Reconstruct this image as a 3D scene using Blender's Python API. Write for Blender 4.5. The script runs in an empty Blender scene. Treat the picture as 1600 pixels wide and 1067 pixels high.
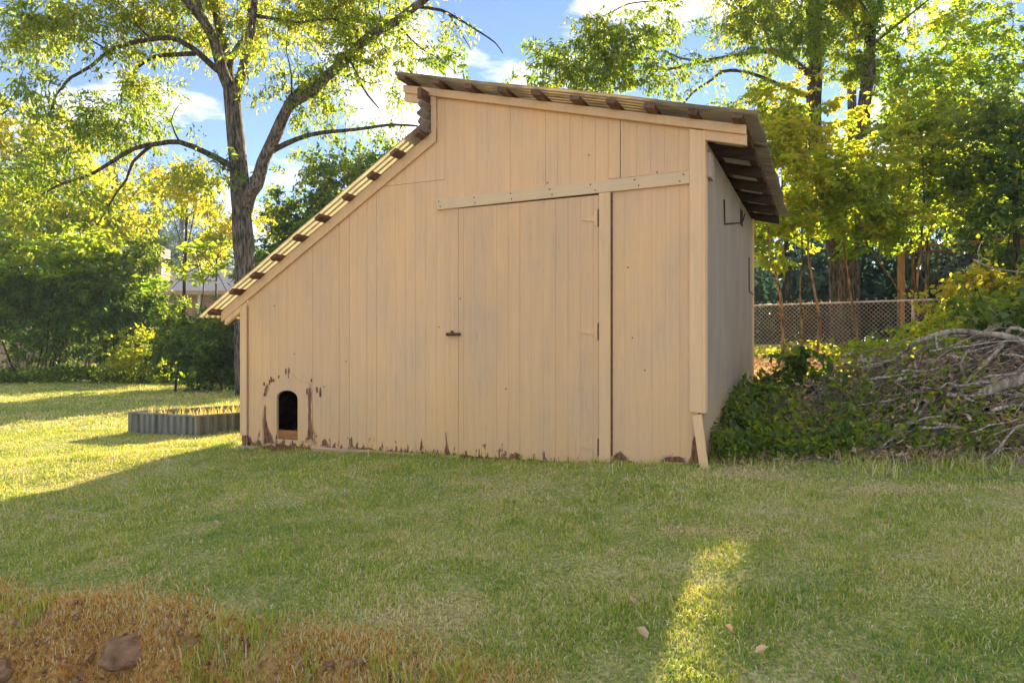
import bpy, math, random
import numpy as np
from mathutils import Vector, noise as mnoise

random.seed(7)
RNG = np.random.default_rng(7)
S = bpy.context.scene
COL = S.collection
R = math.radians

# ------------------------------------------------------------------ camera
F = 1080.0                      # focal length in photo pixels (photo is 1600 wide)
CAMZ = 1.0
cam = bpy.data.cameras.new('camera')
cam.sensor_width = 36.0
cam.lens = F / 1600 * 36.0
cam.shift_y = 0.0041
cam.clip_start = 0.05
cam.clip_end = 2000
cam_o = bpy.data.objects.new('camera', cam)
COL.objects.link(cam_o)
cam_o.location = (0, 0, CAMZ)
cam_o.rotation_euler = (R(90), 0, 0)
S.camera = cam_o

# ------------------------------------------------------------------ light
SUN_EL = R(19)
SUN_AZ = R(22)                  # towards +x from +y
world = bpy.data.worlds.new('World')
S.world = world
world.use_nodes = True
wt = world.node_tree
wt.nodes.clear()
wout = wt.nodes.new('ShaderNodeOutputWorld')
bg = wt.nodes.new('ShaderNodeBackground')
bgc = wt.nodes.new('ShaderNodeBackground')
mixw = wt.nodes.new('ShaderNodeMixShader')
sky = wt.nodes.new('ShaderNodeTexSky')
sky.sky_type = 'NISHITA'
sky.sun_disc = False
sky.sun_elevation = SUN_EL
sky.sun_rotation = SUN_AZ
sky.altitude = 300
sky.air_density = 0.55
sky.dust_density = 0.0
sky.ozone_density = 1.0
bg.inputs['Strength'].default_value = 0.05
bgc.inputs['Color'].default_value = (1.0, 0.92, 0.84, 1)
bgc.inputs['Strength'].default_value = 0.5
tc = wt.nodes.new('ShaderNodeTexCoord')
mp = wt.nodes.new('ShaderNodeMapping')
mp.inputs['Scale'].default_value = (1.6, 1.6, 4.5)
mp.inputs['Location'].default_value = (2.44, -3.77, 5.26)
nz = wt.nodes.new('ShaderNodeTexNoise')
nz.inputs['Scale'].default_value = 1.7
nz.inputs['Detail'].default_value = 7
nz.inputs['Roughness'].default_value = 0.58
cr = wt.nodes.new('ShaderNodeValToRGB')
cr.color_ramp.elements[0].position = 0.50
cr.color_ramp.elements[1].position = 0.63
cr.color_ramp.elements[1].color = (0.9, 0.9, 0.9, 1)
# one bright cumulus low in the sky beyond the shed's ridge
dist = wt.nodes.new('ShaderNodeVectorMath'); dist.operation = 'DISTANCE'
cn = Vector((-0.165, 1.0, 0.385)).normalized()
dist.inputs[1].default_value = cn
nz2 = wt.nodes.new('ShaderNodeTexNoise')
nz2.inputs['Scale'].default_value = 9
nz2.inputs['Detail'].default_value = 5
ma = wt.nodes.new('ShaderNodeMath'); ma.operation = 'MULTIPLY_ADD'
ma.inputs[1].default_value = 0.16
mr = wt.nodes.new('ShaderNodeMapRange')
mr.inputs['To Max'].default_value = 0.75
mr.inputs['From Min'].default_value = 0.17
mr.inputs['From Max'].default_value = 0.125
mx = wt.nodes.new('ShaderNodeMath'); mx.operation = 'MAXIMUM'
mx.use_clamp = True
L = wt.links.new
L(tc.outputs['Generated'], mp.inputs['Vector'])
L(mp.outputs['Vector'], nz.inputs['Vector'])
L(nz.outputs['Fac'], cr.inputs['Fac'])
L(tc.outputs['Generated'], dist.inputs[0])
L(tc.outputs['Generated'], nz2.inputs['Vector'])
L(nz2.outputs['Fac'], ma.inputs[0])
L(dist.outputs['Value'], ma.inputs[2])
L(ma.outputs['Value'], mr.inputs['Value'])
L(cr.outputs['Color'], mx.inputs[0])
L(mr.outputs['Result'], mx.inputs[1])
L(sky.outputs['Color'], bg.inputs['Color'])
L(mx.outputs['Value'], mixw.inputs['Fac'])
L(bg.outputs['Background'], mixw.inputs[1])
L(bgc.outputs['Background'], mixw.inputs[2])
L(mixw.outputs['Shader'], wout.inputs['Surface'])

sun = bpy.data.lights.new('sun', 'SUN')
sun.energy = 4.4
sun.angle = R(0.6)
sun.color = (1.0, 0.80, 0.50)
sun_o = bpy.data.objects.new('sun', sun)
COL.objects.link(sun_o)
sd = Vector((math.sin(SUN_AZ) * math.cos(SUN_EL), math.cos(SUN_AZ) * math.cos(SUN_EL), math.sin(SUN_EL)))
sun_o.rotation_euler = sd.to_track_quat('Z', 'Y').to_euler()
sun_o.location = sd * 60

S.view_settings.view_transform = 'Standard'
S.view_settings.look = 'None'
S.view_settings.gamma = 1.0
S.view_settings.use_curve_mapping = False
S.view_settings.exposure = 2.5
S.cycles.use_denoising = True
S.cycles.max_bounces = 10
S.cycles.diffuse_bounces = 5
S.cycles.transmission_bounces = 6
S.cycles.sample_clamp_indirect = 8.0

# ------------------------------------------------------------------ helpers
def at(x, y, Y):
    """photo pixel + distance -> point in the place"""
    return np.array([(x - 800) * Y / F, Y, CAMZ + (540 - y) * Y / F])

def sm(a, b, x):
    t = np.clip((np.asarray(x, float) - a) / (b - a), 0, 1)
    return t * t * (3 - 2 * t)

class VNoise:
    def __init__(self, seed):
        self.g = np.random.default_rng(seed).random((128, 128))
    def __call__(self, x, y):
        x = np.asarray(x, float); y = np.asarray(y, float)
        xi = np.floor(x).astype(int); yi = np.floor(y).astype(int)
        fx = x - xi; fy = y - yi
        fx = fx * fx * (3 - 2 * fx); fy = fy * fy * (3 - 2 * fy)
        g = self.g; a = xi % 128; b = (xi + 1) % 128; c = yi % 128; d = (yi + 1) % 128
        return (g[a, c] * (1 - fx) + g[b, c] * fx) * (1 - fy) + (g[a, d] * (1 - fx) + g[b, d] * fx) * fy
N1, N2, N3, N4 = VNoise(1), VNoise(2), VNoise(3), VNoise(4)

def bank_s(X, Y):
    wob = (N3(np.asarray(X) * 3, np.asarray(Y) * 3) - .5) * .22
    return (X + 2.45) * (-.392) + (Y - 3.31) * (-.92) + wob

def gz(X, Y):
    """height of the ground"""
    X = np.asarray(X, float); Y = np.asarray(Y, float)
    z = .03 * (np.clip(X, -9, 6) + 2.62)
    z = z + .013 * np.clip(Y - 6.7, 0, 40)
    z = z + sm(0, 3.5, X) * .05 * np.clip(Y - 5, 0, 11)
    z = z - .06 * np.clip(5 - Y, 0, 3.5)
    z = z - .14 * sm(6.6, 4.4, Y) * sm(-1.2, -3.2, X)
    near = sm(9, 5, np.abs(X)) * sm(-6, -3, Y)
    z = z - .42 * sm(-.02, .34, bank_s(X, Y)) * near
    z = z + (N1(X * .9, Y * .9) - .5) * .05 + (N2(X * 3.1, Y * 3.1) - .5) * .022
    return z

def setp(o, label=None, cat=None, group=None, kind=None):
    if label: o['label'] = label
    if cat: o['category'] = cat
    if group: o['group'] = group
    if kind: o['kind'] = kind
    return o

def empty(name, loc, label, cat, group=None, rz=0):
    o = bpy.data.objects.new(name, None)
    o.empty_display_size = .2
    COL.objects.link(o)
    o.location = loc
    o.rotation_euler = (0, 0, rz)
    return setp(o, label, cat, group)

def link(name, me, mat, parent=None, world_coords=True):
    o = bpy.data.objects.new(name, me)
    COL.objects.link(o)
    for m in (mat if isinstance(mat, (list, tuple)) else [mat]):
        me.materials.append(m)
    if parent is not None:
        o.parent = parent
        if world_coords:                       # vertices given in world space
            o.matrix_parent_inverse = chain(parent).inverted()
    return o

def chain(o):
    m = o.matrix_basis.copy()
    if o.parent is not None:
        m = chain(o.parent) @ o.matrix_parent_inverse @ m
    return m

def np_mesh(name, V, Fc, attr=None, mi=None, smooth=False, colattr=None):
    """V (n,3); Fc (m,3) or (m,4)"""
    me = bpy.data.meshes.new(name)
    V = np.ascontiguousarray(V, dtype=np.float32); Fc = np.ascontiguousarray(Fc, dtype=np.int32)
    k = Fc.shape[1]
    me.vertices.add(len(V)); me.vertices.foreach_set('co', V.ravel())
    me.loops.add(Fc.size); me.loops.foreach_set('vertex_index', Fc.ravel())
    me.polygons.add(len(Fc))
    me.polygons.foreach_set('loop_start', np.arange(0, Fc.size, k, dtype=np.int32))
    if mi is not None: me.polygons.foreach_set('material_index', np.ascontiguousarray(mi, dtype=np.int32))
    if smooth: me.polygons.foreach_set('use_smooth', np.ones(len(Fc), dtype=bool))
    me.update(calc_edges=True)
    if attr is not None:
        a = me.attributes.new('tint', 'FLOAT', 'POINT')
        a.data.foreach_set('value', np.ascontiguousarray(attr, dtype=np.float32))
    if colattr is not None:
        a = me.attributes.new('dirt', 'FLOAT', 'POINT')
        a.data.foreach_set('value', np.ascontiguousarray(colattr, dtype=np.float32))
    me.validate()
    return me

class MB:
    """collects faces of any size for one mesh"""
    def __init__(s): s.v = []; s.f = []
    def add(s, vs, fs):
        b = len(s.v); s.v += [tuple(map(float, v)) for v in vs]; s.f += [tuple(i + b for i in f) for f in fs]
        return s
    def box(s, x0, x1, y0, y1, z0, z1):
        return s.add([(x0, y0, z0), (x1, y0, z0), (x1, y1, z0), (x0, y1, z0), (x0, y0, z1), (x1, y0, z1), (x1, y1, z1), (x0, y1, z1)],
                     [(0, 3, 2, 1), (4, 5, 6, 7), (0, 1, 5, 4), (1, 2, 6, 5), (2, 3, 7, 6), (3, 0, 4, 7)])
    def prism(s, poly, y0, y1):
        """poly of (x, z), counter-clockwise seen from -y"""
        n = len(poly)
        vs = [(p[0], y0, p[1]) for p in poly] + [(p[0], y1, p[1]) for p in poly]
        fs = [tuple(range(n)), tuple(range(2 * n - 1, n - 1, -1))] + [(i + n, (i + 1) % n + n, (i + 1) % n, i) for i in range(n)]
        return s.add(vs, fs)
    def tube(s, path, radii, n=6, cap=True):
        P = [Vector(p) for p in path]
        m = len(P)
        if not hasattr(radii, '__len__'): radii = [radii] * m
        if len(radii) != m: radii = np.interp(np.linspace(0, 1, m), np.linspace(0, 1, len(radii)), radii)
        rings = []
        ref = Vector((.31, .17, .93))
        for i in range(m):
            t = (P[min(i + 1, m - 1)] - P[max(i - 1, 0)])
            if t.length < 1e-9: t = Vector((0, 0, 1))
            t.normalize()
            if abs(t.dot(ref)) > .95: ref = Vector((.9, .3, .1))
            a = t.cross(ref).normalized(); b = t.cross(a)
            rings.append([P[i] + (a * math.cos(2 * math.pi * k / n) + b * math.sin(2 * math.pi * k / n)) * radii[i] for k in range(n)])
        vs = [v for r_ in rings for v in r_]
        fs = []
        for i in range(m - 1):
            for k in range(n):
                fs.append((i * n + k, i * n + (k + 1) % n, (i + 1) * n + (k + 1) % n, (i + 1) * n + k))
        if cap:
            fs.append(tuple(range(n - 1, -1, -1))); fs.append(tuple((m - 1) * n + k for k in range(n)))
        return s.add(vs, fs)
    def mesh(s, name, smooth=False):
        me = bpy.data.meshes.new(name)
        me.from_pydata(s.v, [], s.f)
        if smooth:
            for p in me.polygons: p.use_smooth = True
        me.update()
        return me
    def build(s, name, mat, parent=None, world_coords=False, smooth=False, bevel=0):
        o = link(name, s.mesh(name, smooth), mat, parent, world_coords)
        if bevel:
            b = o.modifiers.new('edge', 'BEVEL'); b.width = bevel; b.segments = 1; b.limit_method = 'ANGLE'
        return o

def spline(path, step=.25):
    """Catmull-Rom through the points, resampled"""
    P = [np.array(p, float) for p in path]
    if len(P) == 2: return [P[0], (P[0] + P[1]) / 2, P[1]]
    out = []
    for i in range(len(P) - 1):
        p0 = P[max(i - 1, 0)]; p1 = P[i]; p2 = P[i + 1]; p3 = P[min(i + 2, len(P) - 1)]
        n = max(2, int(np.linalg.norm(p2 - p1) / step))
        for k in range(n):
            t = k / n
            out.append(.5 * (2 * p1 + (p2 - p0) * t + (2 * p0 - 5 * p1 + 4 * p2 - p3) * t * t + (3 * p1 - p0 - 3 * p2 + p3) * t ** 3))
    out.append(P[-1])
    return out

# ------------------------------------------------------------------ materials
def mat(name):
    m = bpy.data.materials.new(name); m.use_nodes = True
    nt = m.node_tree
    return m, nt, nt.nodes['Principled BSDF'], nt.links.new

def nnode(nt, t, **kw):
    n = nt.nodes.new(t)
    for k, v in kw.items():
        if k in n.inputs: n.inputs[k].default_value = v
        else: setattr(n, k, v)
    return n

def ramp(nt, stops):
    r = nt.nodes.new('ShaderNodeValToRGB')
    e = r.color_ramp.elements
    while len(e) < len(stops): e.new(.5)
    for i, (p, c) in enumerate(stops):
        e[i].position = p; e[i].color = (c[0], c[1], c[2], 1) if hasattr(c, '__len__') else (c, c, c, 1)
    return r

def coords(nt, link, scale=(1, 1, 1), kind='Object'):
    t = nt.nodes.new('ShaderNodeTexCoord'); m = nt.nodes.new('ShaderNodeMapping')
    m.inputs['Scale'].default_value = scale
    link(t.outputs[kind], m.inputs['Vector'])
    return m.outputs['Vector']

def mixc(nt, link, fac, a, b):
    n = nt.nodes.new('ShaderNodeMix'); n.data_type = 'RGBA'
    for sock, v in ((n.inputs[0], fac), (n.inputs[6], a), (n.inputs[7], b)):
        if isinstance(v, (int, float)): sock.default_value = v
        elif isinstance(v, tuple): sock.default_value = (v[0], v[1], v[2], 1)
        else: link(v, sock)
    return n.outputs[2]

def mth(nt, link, op, a, b=None, clamp=False):
    n = nt.nodes.new('ShaderNodeMath'); n.operation = op; n.use_clamp = clamp
    for i, v in enumerate((a, b)):
        if v is None: continue
        if isinstance(v, (int, float)): n.inputs[i].default_value = v
        else: link(v, n.inputs[i])
    return n.outputs[0]

def wood_mat(name, c0, c1, rough=.8, scale=(9, 9, 9), bump=.25):
    m, nt, b, l = mat(name)
    v = coords(nt, l, scale)
    n = nnode(nt, 'ShaderNodeTexNoise', Scale=1.0, Detail=6.0, Roughness=.62); l(v, n.inputs['Vector'])
    r = ramp(nt, [(.3, c0), (.7, c1)]); l(n.outputs['Fac'], r.inputs['Fac'])
    l(r.outputs['Color'], b.inputs['Base Color'])
    b.inputs['Roughness'].default_value = rough
    b.inputs['Specular IOR Level'].default_value = .25
    bp = nnode(nt, 'ShaderNodeBump', Strength=bump, Distance=.01); l(n.outputs['Fac'], bp.inputs['Height'])
    l(bp.outputs['Normal'], b.inputs['Normal'])
    return m

def paint_mat(name, base, alt, wear=1.0, along='z'):
    """old cream paint on rough sawn wood: streaks, dirt splashes near the ground, worn to grey wood in places"""
    m, nt, b, l = mat(name)
    sc = {'z': (38, 38, 1.6), 'x': (1.6, 38, 38)}[along]
    g = nnode(nt, 'ShaderNodeTexNoise', Scale=1.0, Detail=5.0, Roughness=.65); l(coords(nt, l, sc), g.inputs['Vector'])
    fine = nnode(nt, 'ShaderNodeTexNoise', Scale=1.0, Detail=4.0, Roughness=.7)
    l(coords(nt, l, {'z': (130, 130, 5), 'x': (5, 130, 130)}[along]), fine.inputs['Vector'])
    big = nnode(nt, 'ShaderNodeTexNoise', Scale=1.3, Detail=4.0, Roughness=.55); l(coords(nt, l), big.inputs['Vector'])
    cross = nnode(nt, 'ShaderNodeTexNoise', Scale=1.0, Detail=2.0); l(coords(nt, l, (4, 4, 75)), cross.inputs['Vector'])
    rb = ramp(nt, [(.32, 0), (.7, 1)]); l(big.outputs['Fac'], rb.inputs['Fac'])
    c = mixc(nt, l, rb.outputs['Color'], base, alt)
    rg = ramp(nt, [(.35, 0), (.62, 1)]); l(g.outputs['Fac'], rg.inputs['Fac'])
    c = mixc(nt, l, mth(nt, l, 'MULTIPLY', rg.outputs['Color'], .30), c, tuple(x * .72 for x in base))
    rf = ramp(nt, [(.54, 0), (.74, 1)]); l(fine.outputs['Fac'], rf.inputs['Fac'])
    wood = (.33, .25, .18)
    # where the paint has gone thin: patches of long fine streaks
    pt = nnode(nt, 'ShaderNodeTexNoise', Scale=1.9, Detail=3.0, Roughness=.6); l(coords(nt, l, (1.6, 1.6, .7)), pt.inputs['Vector'])
    rp = ramp(nt, [(.44, 0), (.66, 1)]); l(pt.outputs['Fac'], rp.inputs['Fac'])
    c = mixc(nt, l, mth(nt, l, 'MULTIPLY', mth(nt, l, 'MULTIPLY', rf.outputs['Color'], rp.outputs['Color']), .95 * wear, True), c, wood)
    c = mixc(nt, l, mth(nt, l, 'MULTIPLY', rp.outputs['Color'], .26 * wear), c, (.50, .39, .29))
    oi = nt.nodes.new('ShaderNodeObjectInfo')
    hs = nt.nodes.new('ShaderNodeHueSaturation')
    vr = nnode(nt, 'ShaderNodeMapRange', **{'To Min': .93, 'To Max': 1.05}); l(oi.outputs['Random'], vr.inputs['Value'])
    l(vr.outputs[0], hs.inputs['Value']); l(c, hs.inputs['Color']); c = hs.outputs['Color']
    # orange soil splash and bare wood near the ground
    tcx = nt.nodes.new('ShaderNodeTexCoord'); sp = nt.nodes.new('ShaderNodeSeparateXYZ'); l(tcx.outputs['Object'], sp.inputs[0])
    hz = nnode(nt, 'ShaderNodeMapRange', **{'From Min': .75, 'From Max': .05}); l(sp.outputs['Z'], hz.inputs['Value'])
    low = mth(nt, l, 'MULTIPLY', hz.outputs[0], mth(nt, l, 'ADD', big.outputs['Fac'], .1))
    c = mixc(nt, l, mth(nt, l, 'MULTIPLY', low, .55 * wear, True), c, (.62, .36, .13))
    h2 = nnode(nt, 'ShaderNodeMapRange', **{'From Min': .30, 'From Max': .06, 'To Max': .34}); l(sp.outputs['Z'], h2.inputs['Value'])
    pk = nnode(nt, 'ShaderNodeTexNoise', Scale=1.0, Detail=5.0, Roughness=.7); l(coords(nt, l, (26, 26, 8)), pk.inputs['Vector'])
    pm = mth(nt, l, 'ADD', pk.outputs['Fac'], mth(nt, l, 'MULTIPLY', h2.outputs[0], wear))
    rk = ramp(nt, [(.80, 0), (.83, 1)]); l(pm, rk.inputs['Fac'])
    c = mixc(nt, l, rk.outputs['Color'], c, (.17, .085, .05))
    l(c, b.inputs['Base Color'])
    b.inputs['Roughness'].default_value = .62
    b.inputs['Specular IOR Level'].default_value = .3
    h = mth(nt, l, 'ADD', mth(nt, l, 'MULTIPLY', fine.outputs['Fac'], .6), mth(nt, l, 'MULTIPLY', cross.outputs['Fac'], .5))
    h = mth(nt, l, 'SUBTRACT', h, mth(nt, l, 'MULTIPLY', rk.outputs['Color'], .8))
    bp = nnode(nt, 'ShaderNodeBump', Strength=.35, Distance=.004); l(h, bp.inputs['Height'])
    l(bp.outputs['Normal'], b.inputs['Normal'])
    return m

def leaf_mat(name, cols, trans, tmix=.45, rough=.45, spec=.35):
    m, nt, b, l = mat(name)
    a = nt.nodes.new('ShaderNodeAttribute'); a.attribute_name = 'tint'
    r = ramp(nt, [(i / (len(cols) - 1), c) for i, c in enumerate(cols)]); l(a.outputs['Fac'], r.inputs['Fac'])
    l(r.outputs['Color'], b.inputs['Base Color'])
    b.inputs['Roughness'].default_value = rough
    b.inputs['Specular IOR Level'].default_value = spec
    t = nt.nodes.new('ShaderNodeBsdfTranslucent')
    r2 = ramp(nt, [(i / (len(trans) - 1), c) for i, c in enumerate(trans)]); l(a.outputs['Fac'], r2.inputs['Fac'])
    l(r2.outputs['Color'], t.inputs['Color'])
    mx_ = nt.nodes.new('ShaderNodeMixShader'); mx_.inputs[0].default_value = tmix
    l(b.outputs[0], mx_.inputs[1]); l(t.outputs[0], mx_.inputs[2])
    l(mx_.outputs[0], nt.nodes['Material Output'].inputs['Surface'])
    return m

def plain(name, c, rough=.6, metal=0.0, var=.25, scale=12):
    m, nt, b, l = mat(name)
    n = nnode(nt, 'ShaderNodeTexNoise', Scale=float(scale), Detail=4.0); l(coords(nt, l), n.inputs['Vector'])
    r = ramp(nt, [(.3, tuple(x * (1 - var) for x in c)), (.7, tuple(min(1, x * (1 + var)) for x in c))]); l(n.outputs['Fac'], r.inputs['Fac'])
    l(r.outputs['Color'], b.inputs['Base Color'])
    b.inputs['Roughness'].default_value = rough; b.inputs['Metallic'].default_value = metal
    return m

def bark_mat(name, c0, c1, c2=None, crack=.25):
    m, nt, b, l = mat(name)
    n = nnode(nt, 'ShaderNodeTexNoise', Scale=1.0, Detail=6.0, Roughness=.65); l(coords(nt, l, (16, 16, 3.2)), n.inputs['Vector'])
    w = nnode(nt, 'ShaderNodeTexVoronoi', Scale=1.0); l(coords(nt, l, (19, 19, 4.5)), w.inputs['Vector'])
    r = ramp(nt, [(.3, c0), (.7, c1)]); l(n.outputs['Fac'], r.inputs['Fac'])
    c = r.outputs['Color']
    if c2:
        n2 = nnode(nt, 'ShaderNodeTexNoise', Scale=1.6, Detail=3.0); l(coords(nt, l), n2.inputs['Vector'])
        r2 = ramp(nt, [(.5, 0), (.68, 1)]); l(n2.outputs['Fac'], r2.inputs['Fac'])
        c = mixc(nt, l, mth(nt, l, 'MULTIPLY', r2.outputs['Color'], .6), c, c2)
    l(c, b.inputs['Base Color'])
    b.inputs['Roughness'].default_value = .9; b.inputs['Specular IOR Level'].default_value = .15
    ck = nnode(nt, 'ShaderNodeTexNoise', Scale=1.0, Detail=4.0, Roughness=.6); l(coords(nt, l, (34, 34, 5)), ck.inputs['Vector'])
    rc = ramp(nt, [(.38, crack), (.52, 1)]); l(ck.outputs['Fac'], rc.inputs['Fac'])
    mm = nt.nodes.new('ShaderNodeMix'); mm.data_type = 'RGBA'; mm.blend_type = 'MULTIPLY'; mm.inputs[0].default_value = 1
    l(c, mm.inputs[6]); l(rc.outputs['Color'], mm.inputs[7]); l(mm.outputs[2], b.inputs['Base Color'])
    h = mth(nt, l, 'ADD', mth(nt, l, 'MULTIPLY', rc.outputs['Color'], 1.0), mth(nt, l, 'MULTIPLY', w.outputs['Distance'], .8))
    bp = nnode(nt, 'ShaderNodeBump', Strength=.9, Distance=.04); l(h, bp.inputs['Height']); l(bp.outputs['Normal'], b.inputs['Normal'])
    return m

def corr_mat(name, c0, c1, c2, tmix, tcol):
    """aged fibreglass sheet: streaked, lets some light through"""
    m, nt, b, l = mat(name)
    n = nnode(nt, 'ShaderNodeTexNoise', Scale=1.0, Detail=6.0, Roughness=.65); l(coords(nt, l, (2.2, 22, 22)), n.inputs['Vector'])
    n2 = nnode(nt, 'ShaderNodeTexNoise', Scale=2.5, Detail=4.0); l(coords(nt, l), n2.inputs['Vector'])
    r = ramp(nt, [(.32, c0), (.5, c1), (.7, c2)]); l(n.outputs['Fac'], r.inputs['Fac'])
    r2 = ramp(nt, [(.4, .55), (.65, 1)]); l(n2.outputs['Fac'], r2.inputs['Fac'])
    c = mixc(nt, l, r2.outputs['Color'], c0, r.outputs['Color'])
    l(c, b.inputs['Base Color']); b.inputs['Roughness'].default_value = .6
    t = nt.nodes.new('ShaderNodeBsdfTranslucent')
    l(mixc(nt, l, r.outputs['Color'], tuple(x * .35 for x in tcol), tcol), t.inputs['Color'])
    mx_ = nt.nodes.new('ShaderNodeMixShader'); mx_.inputs[0].default_value = tmix
    l(b.outputs[0], mx_.inputs[1]); l(t.outputs[0], mx_.inputs[2])
    l(mx_.outputs[0], nt.nodes['Material Output'].inputs['Surface'])
    return m

M = {}
M['paint'] = paint_mat('cream_siding_paint', (.735, .475, .275), (.80, .50, .235))
M['trim'] = paint_mat('cream_trim_paint', (.80, .53, .305), (.82, .53, .27), wear=.7)
M['side'] = paint_mat('shade_and_dirt_wall_paint', (.35, .29, .25), (.42, .33, .23), wear=1.7)  # siding paint darkened: this wall's shade is put in the colour, with extra dirt
M['header'] = paint_mat('pale_header_paint', (.74, .54, .32), (.68, .49, .29), wear=.8, along='x')
M['brown'] = wood_mat('dark_brown_lumber', (.07, .04, .026), (.22, .125, .08), scale=(30, 4, 30))
M['rafter'] = wood_mat('weathered_rafter', (.03, .02, .015), (.085, .055, .035), scale=(4, 30, 30))
M['rot'] = wood_mat('rotten_wood', (.06, .03, .02), (.33, .15, .07), scale=(40, 40, 14), bump=.7)
M['greywood'] = wood_mat('bare_grey_wood', (.30, .21, .14), (.60, .44, .28), scale=(50, 50, 9), bump=.5)
M['sill'] = wood_mat('weathered_sill', (.34, .22, .14), (.62, .42, .26), scale=(3, 30, 30))
M['redsill'] = wood_mat('red_brown_sheathing', (.16, .06, .025), (.42, .19, .07), scale=(5, 30, 30), bump=.5)
M['roof_grey'] = corr_mat('grey_roof_sheet', (.20, .17, .15), (.42, .37, .33), (.62, .55, .47), .5, (.92, .80, .60))
M['roof_pale'] = corr_mat('pale_roof_sheet', (.55, .50, .40), (.70, .64, .52), (.80, .74, .62), .55, (.92, .86, .68))
M['iron'] = plain('rusty_iron', (.13, .07, .05), .7, .5, .6, 60)
M['dark'] = plain('dark_hollow', (.02, .018, .016), .9)
M['galv'] = plain('weathered_galvanised_steel', (.50, .42, .35), .5, .3, .3, 25)
M['bed'] = wood_mat('weathered_bed_steel', (.07, .075, .065), (.28, .26, .22), rough=.5, scale=(9, 9, .8), bump=.1)
M['bark_pecan'] = bark_mat('pecan_bark', (.06, .05, .045), (.25, .21, .19))
M['bark_oak'] = bark_mat('oak_bark', (.07, .055, .045), (.24, .18, .13), (.10, .12, .05))
M['bark_young'] = bark_mat('sapling_bark', (.22, .13, .06), (.42, .27, .13))
M['bark_dark'] = bark_mat('dark_bark', (.05, .04, .035), (.15, .12, .10))
M['dead'] = bark_mat('dead_branch_wood', (.24, .18, .13), (.66, .56, .46), None, .7)
M['postwood'] = wood_mat('orange_brown_post', (.30, .15, .05), (.52, .29, .11), scale=(30, 30, 4))
M['galvwood'] = wood_mat('rusty_beam', (.22, .12, .05), (.42, .26, .11), scale=(4, 30, 30))
M['rock'] = wood_mat('clay_stained_rock', (.13, .075, .04), (.36, .22, .12), scale=(14, 14, 14), bump=.8)

# leaves: base colours by each leaf's own tint, from deep green to yellowed
M['lf_pecan'] = leaf_mat('pecan_leaves', [(.045, .085, .02), (.08, .125, .02), (.14, .17, .022), (.26, .21, .025)],
                         [(.14, .28, .02), (.30, .45, .03), (.52, .60, .04), (.80, .64, .05)], .56)
M['lf_gold'] = leaf_mat('yellowing_leaves', [(.07, .11, .016), (.12, .155, .02), (.20, .20, .02), (.30, .23, .025)],
                        [(.26, .42, .03), (.48, .60, .04), (.74, .74, .05), (.90, .68, .06)], .58)
M['lf_dark'] = leaf_mat('dark_glossy_leaves', [(.030, .065, .028), (.045, .090, .030), (.075, .125, .03), (.12, .16, .03)],
                        [(.10, .22, .03), (.22, .38, .03), (.40, .54, .03), (.62, .64, .04)], .45, .4, .4)
M['lf_under'] = leaf_mat('understory_leaves', [(.06, .11, .022), (.105, .16, .026), (.17, .20, .028), (.26, .23, .03)],
                         [(.24, .44, .02), (.42, .60, .03), (.64, .74, .04), (.86, .72, .05)], .6)
M['lf_pine'] = leaf_mat('pine_needles', [(.020, .045, .032), (.030, .062, .042), (.045, .08, .05)],
                        [(.05, .12, .07), (.08, .16, .09), (.12, .2, .1)], .3, .6, .2)
M['lf_dead'] = leaf_mat('dry_brown_leaves', [(.27, .16, .08), (.52, .33, .19), (.72, .53, .35)],
                        [(.34, .18, .07), (.50, .30, .14), (.62, .44, .25)], .3, .6, .25)
M['grass'] = leaf_mat('lawn_grass', [(.17, .33, .11), (.27, .40, .05), (.46, .51, .07), (.62, .58, .22), (.80, .72, .46), (.66, .36, .08)],
                      [(.22, .34, .02), (.36, .44, .02), (.56, .54, .025), (.66, .54, .05), (.72, .58, .09), (.66, .34, .04)], .3, .5, .2)

# ------------------------------------------------------------------ ground
def ground_mat():
    m, nt, b, l = mat('lawn_soil')
    n = nnode(nt, 'ShaderNodeTexNoise', Scale=1.4, Detail=6.0, Roughness=.6); l(coords(nt, l), n.inputs['Vector'])
    f = nnode(nt, 'ShaderNodeTexNoise', Scale=46.0, Detail=5.0, Roughness=.7); l(coords(nt, l), f.inputs['Vector'])
    r = ramp(nt, [(.30, (.28, .36, .10)), (.5, (.44, .44, .18)), (.68, (.58, .52, .30))]); l(n.outputs['Fac'], r.inputs['Fac'])
    rf = ramp(nt, [(.35, (.45, .45, .45)), (.65, (1.25, 1.2, 1.15))]); l(f.outputs['Fac'], rf.inputs['Fac'])
    mm = nt.nodes.new('ShaderNodeMix'); mm.data_type = 'RGBA'; mm.blend_type = 'MULTIPLY'; mm.inputs[0].default_value = 1
    l(r.outputs['Color'], mm.inputs[6]); l(rf.outputs['Color'], mm.inputs[7])
    a = nt.nodes.new('ShaderNodeAttribute'); a.attribute_name = 'dirt'
    rs = ramp(nt, [(.30, (.10, .05, .02)), (.5, (.42, .22, .06)), (.72, (.62, .41, .15))]); l(f.outputs['Fac'], rs.inputs['Fac'])
    c = mixc(nt, l, a.outputs['Fac'], mm.outputs[2], rs.outputs['Color'])
    l(c, b.inputs['Base Color']); b.inputs['Roughness'].default_value = .95; b.inputs['Specular IOR Level'].default_value = .1
    bp = nnode(nt, 'ShaderNodeBump', Strength=.8, Distance=.03); l(f.outputs['Fac'], bp.inputs['Height']); l(bp.outputs['Normal'], b.inputs['Normal'])
    return m

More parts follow.
